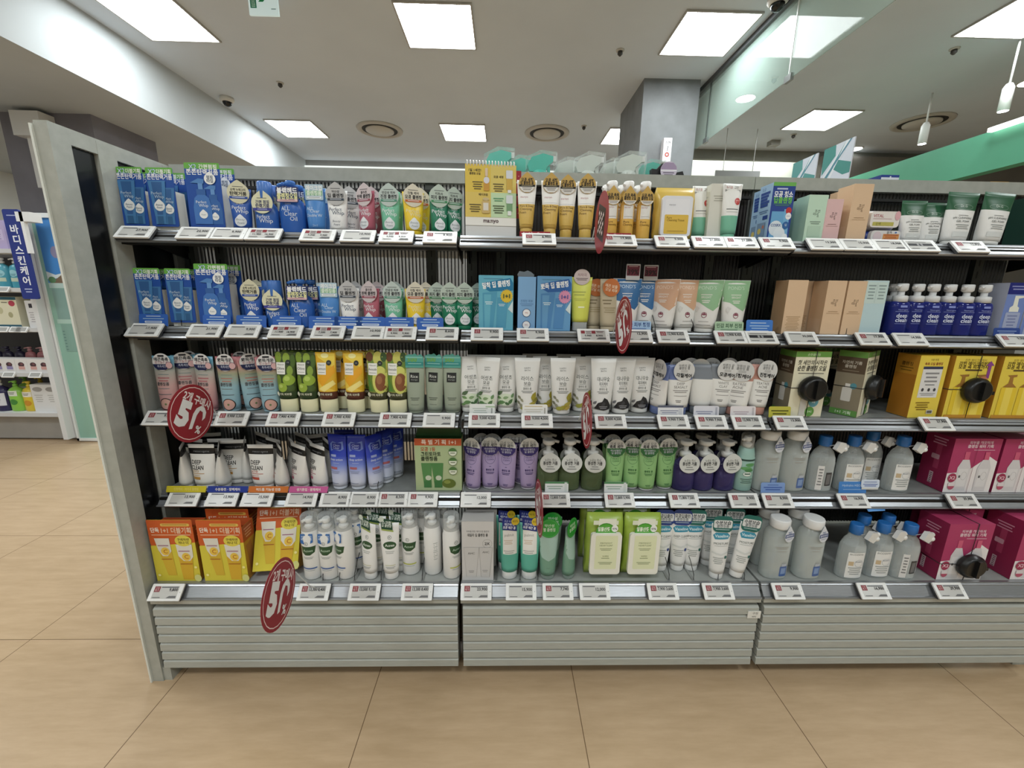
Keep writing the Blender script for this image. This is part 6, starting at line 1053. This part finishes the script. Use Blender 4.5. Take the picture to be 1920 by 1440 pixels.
# ---------------------------------------------------------------- wire dividers
DIV = [(1, 341, 0), (1, 1228, .3), (1, 1258, .3), (1, 1300, .3), (1, 1586, .2), (3, 709, .1), (4, 606, 0), (4, 637, 0), (4, 665, 0), (4, 715, 0), (4, 792, .2), (4, 1254, .1), (4, 1300, .1), (4, 1346, .1), (4, 1395, .2), (4, 930, 0), (4, 975, 0), (4, 1008, 0)]
cnt = {}
for s, px, k in DIV:
    y = LIPY[s]+.036; x = x_of(px, y, SZ[s]); n = cnt.get(s, 0); cnt[s] = n+1
    r = tag(empty('shelf_divider', (x, y, SZ[s])), 'thin dark wire divider, %s from left on the %s' % (ORD[n], SHELF[s]), 'shelf divider', 'wire shelf dividers')
    b = MB(); b.wire([(0, 0, 0), (0, .001, .018), (0, .03, .045), (0, .08, .07), (0, .16, .078), (0, .2, .078), (0, .2, 0)], .0011, C('262626', .4, .3), 5); b.build('wire', r)
    b = MB(); b.box(-.004, -.001, 0, .004, .2, .0016, C('8a8c8a', .3)); b.build('foot_strip', r)

# ================================================================== THE SIDE WALL SHELF AT THE LEFT
YS = 3.0
r = tag(empty('wall_shelving', (-4.0, YS+.25, 0)), 'white wall shelving with body care goods at the left edge', 'shelving'); off = (4.0, -YS-.25, 0)
LZ = [.245, .55, .878, 1.155, 1.415]
for z in LZ[:1]: pass
def lput(b, n): b.build(n, r, off)
b = MB(); b.box(-5.2, YS+.1, .01, -3.29, YS+.42, .20, noisy('a3a2a0', 'adacaa', 8, .5)); lput(b, 'base_panel')
b = MB(); b.box(-5.2, YS+.42, .0, -3.29, YS+.46, 1.62, C('4c4c50', .6)); lput(b, 'back_panel')
for z in LZ:
    b = MB(); b.box(-5.2, YS+.02, z-.035, -3.30, YS+.44, z-.004, C('d3d3d2', .45)); b.box(-5.2, YS, z-.03, -3.30, YS+.02, z-.002, C('c9cacb', .4)); lput(b, 'shelf_board')
b = MB(); b.box(-3.305, YS-.01, .04, -3.27, YS+.44, 1.63, C('d9dadb', .4)); lput(b, 'side_post')
r2 = tag(empty('glass_end_panel', (-3.19, YS+.06, 0)), 'white framed teal glass end panel with a blue picture at its top', 'panel')
x0, x1, zt = -3.265, -3.085, 1.655
b = MB()
for q in ((x0, 0.01, x0+.016, zt), (x1-.016, .01, x1, zt), (x0, zt-.03, x1, zt), (x0, .01, x1, .03)): b.box(q[0]+3.19, -.015, q[1], q[2]+3.19, .015, q[3], C('e3e5e3', .35))
b.build('frame', r2)
b = MB(); b.box(x0+3.206, -.003, .03, x1+3.174, .003, zt-.03, C('8fb9aa', .18)); W0, W1 = (x0+3.23)*1000, (x1+3.174)*1000
b.art([('r', W0, 1190, W1, 1625, '3f8ad8'), ('e', W1-34, 1400, 30, 40, '8a86a8'), ('p', [(W0, 1270), (W0+60, 1246), (W1, 1262), (W1, 1230), (W0, 1215)], 'd6e2e2'), ('p', [(W0+10, 1190), (W1, 1190), (W1, 1262), (W0+70, 1225)], '7c6650'), ('e', W0+30, 1212, 26, 22, '5a8a5c'), ('r', W0, 1155, W1, 1190, 'b3cfc8'), ('r', W0, 905, W1, 935, 'a5c8bd'), ('r', W0+12, 935, W1, 1150, '7ea39c'), ('r', W0+20, 700, W1, 900, '7da69b')]
      + [('r', W0+24, 712+q*22, W0+38, 720+q*22, '5f8c84') for q in range(7)], flat(-.003)); b.build('glass', r2)
p0 = at_y(38, 394, 2.93); r3 = tag(empty('category_sign', (p0.x-.06, 2.93, 1.08)), 'navy blue vertical flag sign lettered for body skin care', 'sign')
b = MB(); b.prism(rrect(-54, 0, 54, 575, 12), -.006, .006, PP('22348a')); b.art([('t', c, 0, 452-i*66, 44, 'e6e8f2', {'b': .025}) for i, c in enumerate('바디스킨케어')]+[('l', 0, 540, 60, 1, 14, 'a8b2e0'), ('l', 0, 70, 50, 2, 18, 'a8b2e0')], flat(-.006)); b.build('panel', r3)
b = MB(); b.box(.054, -.01, .3, .075, .012, .56, C('e6e7e8', .4)); b.box(.03, -.01, .5, .12, .064, .56, C('e6e7e8', .4)); b.build('bracket', r3)
y = 4.255; a = at_y(54, 262, y); c = at_y(97, 218, y)
r4 = tag(empty('wall_box', (a.x, y, a.z)), 'white box high on the grey left column', 'box'); b = MB(); b.box(0, -.12, 0, c.x-a.x, .02, c.z-a.z, C('dcdcda', .45)); b.build('casing', r4)
b = MB(); b.box(.05, -.06, -.42, .13, .02, 0, C('e2e2e0', .45)); b.build('duct_cover', r4)
LP = []
def lthing(key, name, base, cat, group, mk):
    rr = empty(name); mk(rr); KINDS[key] = kind(key, name, base, cat, group, 80, 80, rr)
def lpump(body, capc, w, h, art=[]):
    def f(rr):
        b = MB(); P = [(w*.92, 0), (w, 6), (w, h*.6), (w*.8, h*.72), (w*.3, h*.78), (w*.28, h*.8)]; b.lathe([(q/1000, z/1000) for q, z in P], PL(body), 20, 1, .7); b.art(art, lambda u, v, o: (u/1000, -.7*w/1000*math.sqrt(max(0, 1-(u/w)**2))-o-.0005, v/1000), True); b.build('bottle_body', rr)
        pump_head(h*.8, capc, 14, h*.06, h*.05, 13, 34, h*.07, 190)(rr)
    return f
def lbox(w, h, d, col, art=[]):
    def f(rr):
        b = MB(); b.box(-w/2000, -d/2000, 0, w/2000, d/2000, h/1000, PP(col)); b.art(art, flat(-d/2000)); b.build('carton_body', rr)
        c = MB(); c.box(-w/2100, -d/2000+.002, h/1000-.0005, w/2100, d/2000-.002, h/1000+.001, PP(col)); c.build('tuck_flap', rr)
    return f
PAW = lambda c: [('e', 0, 58, 22, 18, '4a3038'), ('e', 4, 62, 10, 8, '7a4a50'), ('r', -22, 22, 22, 46, c), ('r', -24, 14, 24, 16, 'b0a4a8')]
lthing('lv', 'body_wash_box', 'lilac translucent pack on the top of the side wall shelf', 'pack', 'lilac packs', lbox(110, 190, 70, 'b3a3cf', [('r', -40, 60, 40, 130, 'c3b6dc'), ('l', 0, 100, 50, 3, 14, '8f7fb4')]))
lthing('lt', 'body_wash_bottle', 'turquoise pump bottle on the side wall shelf', 'bottle', 'turquoise pumps', lpump('3f9db4', 'e3e6e6', 42, 210, [('e', 0, 100, 28, 24, '8fc9d6'), ('r', -28, 44, 28, 70, 'b9c9b0'), ('l', 0, 96, 34, 2, 8, '3a7c8c')]))
lthing('lc', 'gift_carton', 'cream carton with red round mark on the side wall shelf', 'box', 'cream gift cartons', lbox(190, 215, 90, 'd6d2b4', [('e', 60, 170, 22, 20, 'b83a4c'), ('e', -30, 120, 20, 24, 'b9b48c'), ('e', 36, 90, 16, 20, 'a5a078'), ('r', -95, 0, 95, 20, '22566a'), ('r', -95, 195, 95, 215, '22566a'), ('l', 10, 178, 40, 1, 10, '4a4a3c')]))
lthing('lw', 'cream_carton', 'slim white carton on the side wall shelf', 'box', 'slim white cartons', lbox(84, 190, 70, 'd9d7d8', [('r', -18, 140, 18, 170, '34303a'), ('l', 0, 110, 54, 5, 16, 'a9a5aa')]))
lthing('lh1', 'hand_wash_box', 'small white carton with violet picture on the side wall shelf', 'box', 'small white cartons', lbox(84, 98, 90, 'dcd8d6', PAW('8f84b4')))
lthing('lh2', 'hand_wash_box', 'small white carton with pink picture on the side wall shelf', 'box', 'small white cartons', lbox(84, 98, 90, 'dcd8d6', PAW('cf9a94')))
lthing('lk', 'hand_wash_bottle', 'dark violet pump bottle behind the small white cartons', 'bottle', 'pumps behind white cartons', lpump('26223f', '26223f', 36, 170))
lthing('lkp', 'hand_wash_bottle', 'rose pump bottle behind the small white cartons', 'bottle', 'pumps behind white cartons', lpump('b56a70', 'c98a8c', 36, 168))
lthing('ln', 'lotion_bottle', 'navy bottle with white label low on the side wall shelf', 'bottle', 'low lotions', lpump('241f52', 'e3e3e3', 58, 240, [('r', -46, 44, 46, 140, 'd3d3da'), ('l', 0, 120, 50, 4, 14, '8f8fa4')]))
lthing('lg', 'lotion_bottle', 'apple green pump bottle low on the side wall shelf', 'bottle', 'low lotions', lpump('86c83c', '7cc03c', 52, 235, [('r', -32, 118, 32, 158, 'dfe6d8'), ('e', 0, 72, 26, 22, '3f8a34'), ('l', 0, 146, 40, 2, 10, '4a5a44')]))
lthing('ly', 'lotion_bottle', 'yellow pump bottle low on the side wall shelf', 'bottle', 'low lotions', lpump('ddbf24', 'e0c22a', 50, 232, [('r', -34, 112, 34, 150, 'e6e2d4'), ('e', 0, 64, 26, 22, 'd08a1c'), ('l', 0, 138, 40, 2, 10, '5a5444')]))
lthing('lb', 'lotion_carton', 'tall white lotion carton low on the side wall shelf', 'box', 'tall white cartons', lbox(98, 208, 70, 'dadada', [('e', 0, 172, 36, 18, '9c9896'), ('l', 0, 130, 60, 4, 16, 'b9b7b6')]))
YSH = [YS+.07, YS+.2]
for key, px, lev, row in (('lv', -16, 4, 0), ('lv', 12, 4, 0), ('lt', -10, 3, 0), ('lt', 15, 3, 0), ('lt', 39, 3, 0), ('lc', 30, 2, 0), ('lw', 83, 2, 0), ('lw', 68, 2, .9), ('lh1', -8, 1, 0), ('lh1', 14, 1, 0), ('lh1', 34, 1, 0), ('lh2', 56, 1, 0), ('lh2', 78, 1, 0), ('lh2', 99, 1, 0), ('lk', 2, 1, 1), ('lk', 22, 1, 1), ('lk', 44, 1, 1), ('lkp', 64, 1, 1), ('lkp', 86, 1, 1), ('ln', -22, 0, .1), ('ln', 12, 0, .1), ('lg', 40, 0, .1), ('lg', 58, 0, 1.2), ('ly', 65, 0, .1), ('ly', 86, 0, 1.2), ('lb', 89, 0, .1), ('lb', 113, 0, .1)):
    k = KINDS[key]; o = dup(k.root) if k.used else k.root; k.used = True; yy = YSH[0]+row*.13; z = LZ[lev]
    o.location = (min(x_of(px, yy, z), -3.36), yy, z-.0034); o['category'] = k.cat; o['group'] = k.group; LP.append((k, px, o))
by = {}
for k, px, o in LP: by.setdefault(k.base, []).append((px, o))
for base, L in by.items():
    L.sort(key=lambda a: a[0])
    for i, (px, o) in enumerate(L): o['label'] = base+((', %s from left' % ORD[i]) if len(L) > 1 else '')
for i, (px, lev) in enumerate(((5, 3), (4, 2), (30, 2), (40, 2), (16, 1), (66, 1))):
    x = x_of(px, YS-.01, LZ[lev]-.01); rr = tag(empty('price_tag', (x, YS-.012, LZ[lev]-.012)), 'small white price tag on the side wall shelf, %s counted from the top' % ORD[i], 'price tag', 'side wall price tags'); rr.rotation_euler = (math.radians(-35), 0, 0)
    b = MB(); b.box(-.042, 0, -.022, .042, .008, .022, PP('e4e4e2')); b.build('tag_case', rr)
    b = MB(); b.box(-.034, -.0005, -.015, .034, .001, .015, C('a3a3a0', .25)); b.build('screen', rr)
x = x_of(68, YS+.09, .225); rr = tag(empty('price_strip', (x, YS+.09, .19)), 'strip of four small price windows on the low front of the side wall shelf', 'price strip')
b = MB(); b.box(-.21, 0, 0, .21, .01, .045, PP('dedede')); b.build('holder', rr)
for q in range(4): b = MB(); b.box(-.19+q*.098, -.001, .008, -.11+q*.098, .001, .038, C('94948f', .3)); b.build('price_window', rr)
# kinds nobody stood on a shelf do not stay
for k in list(KINDS.values()):
    if not k.used and not k.root.get('label'):
        for ch in list(k.root.children):
            for g in list(ch.children): bpy.data.objects.remove(g)
            bpy.data.objects.remove(ch)
        bpy.data.objects.remove(k.root)
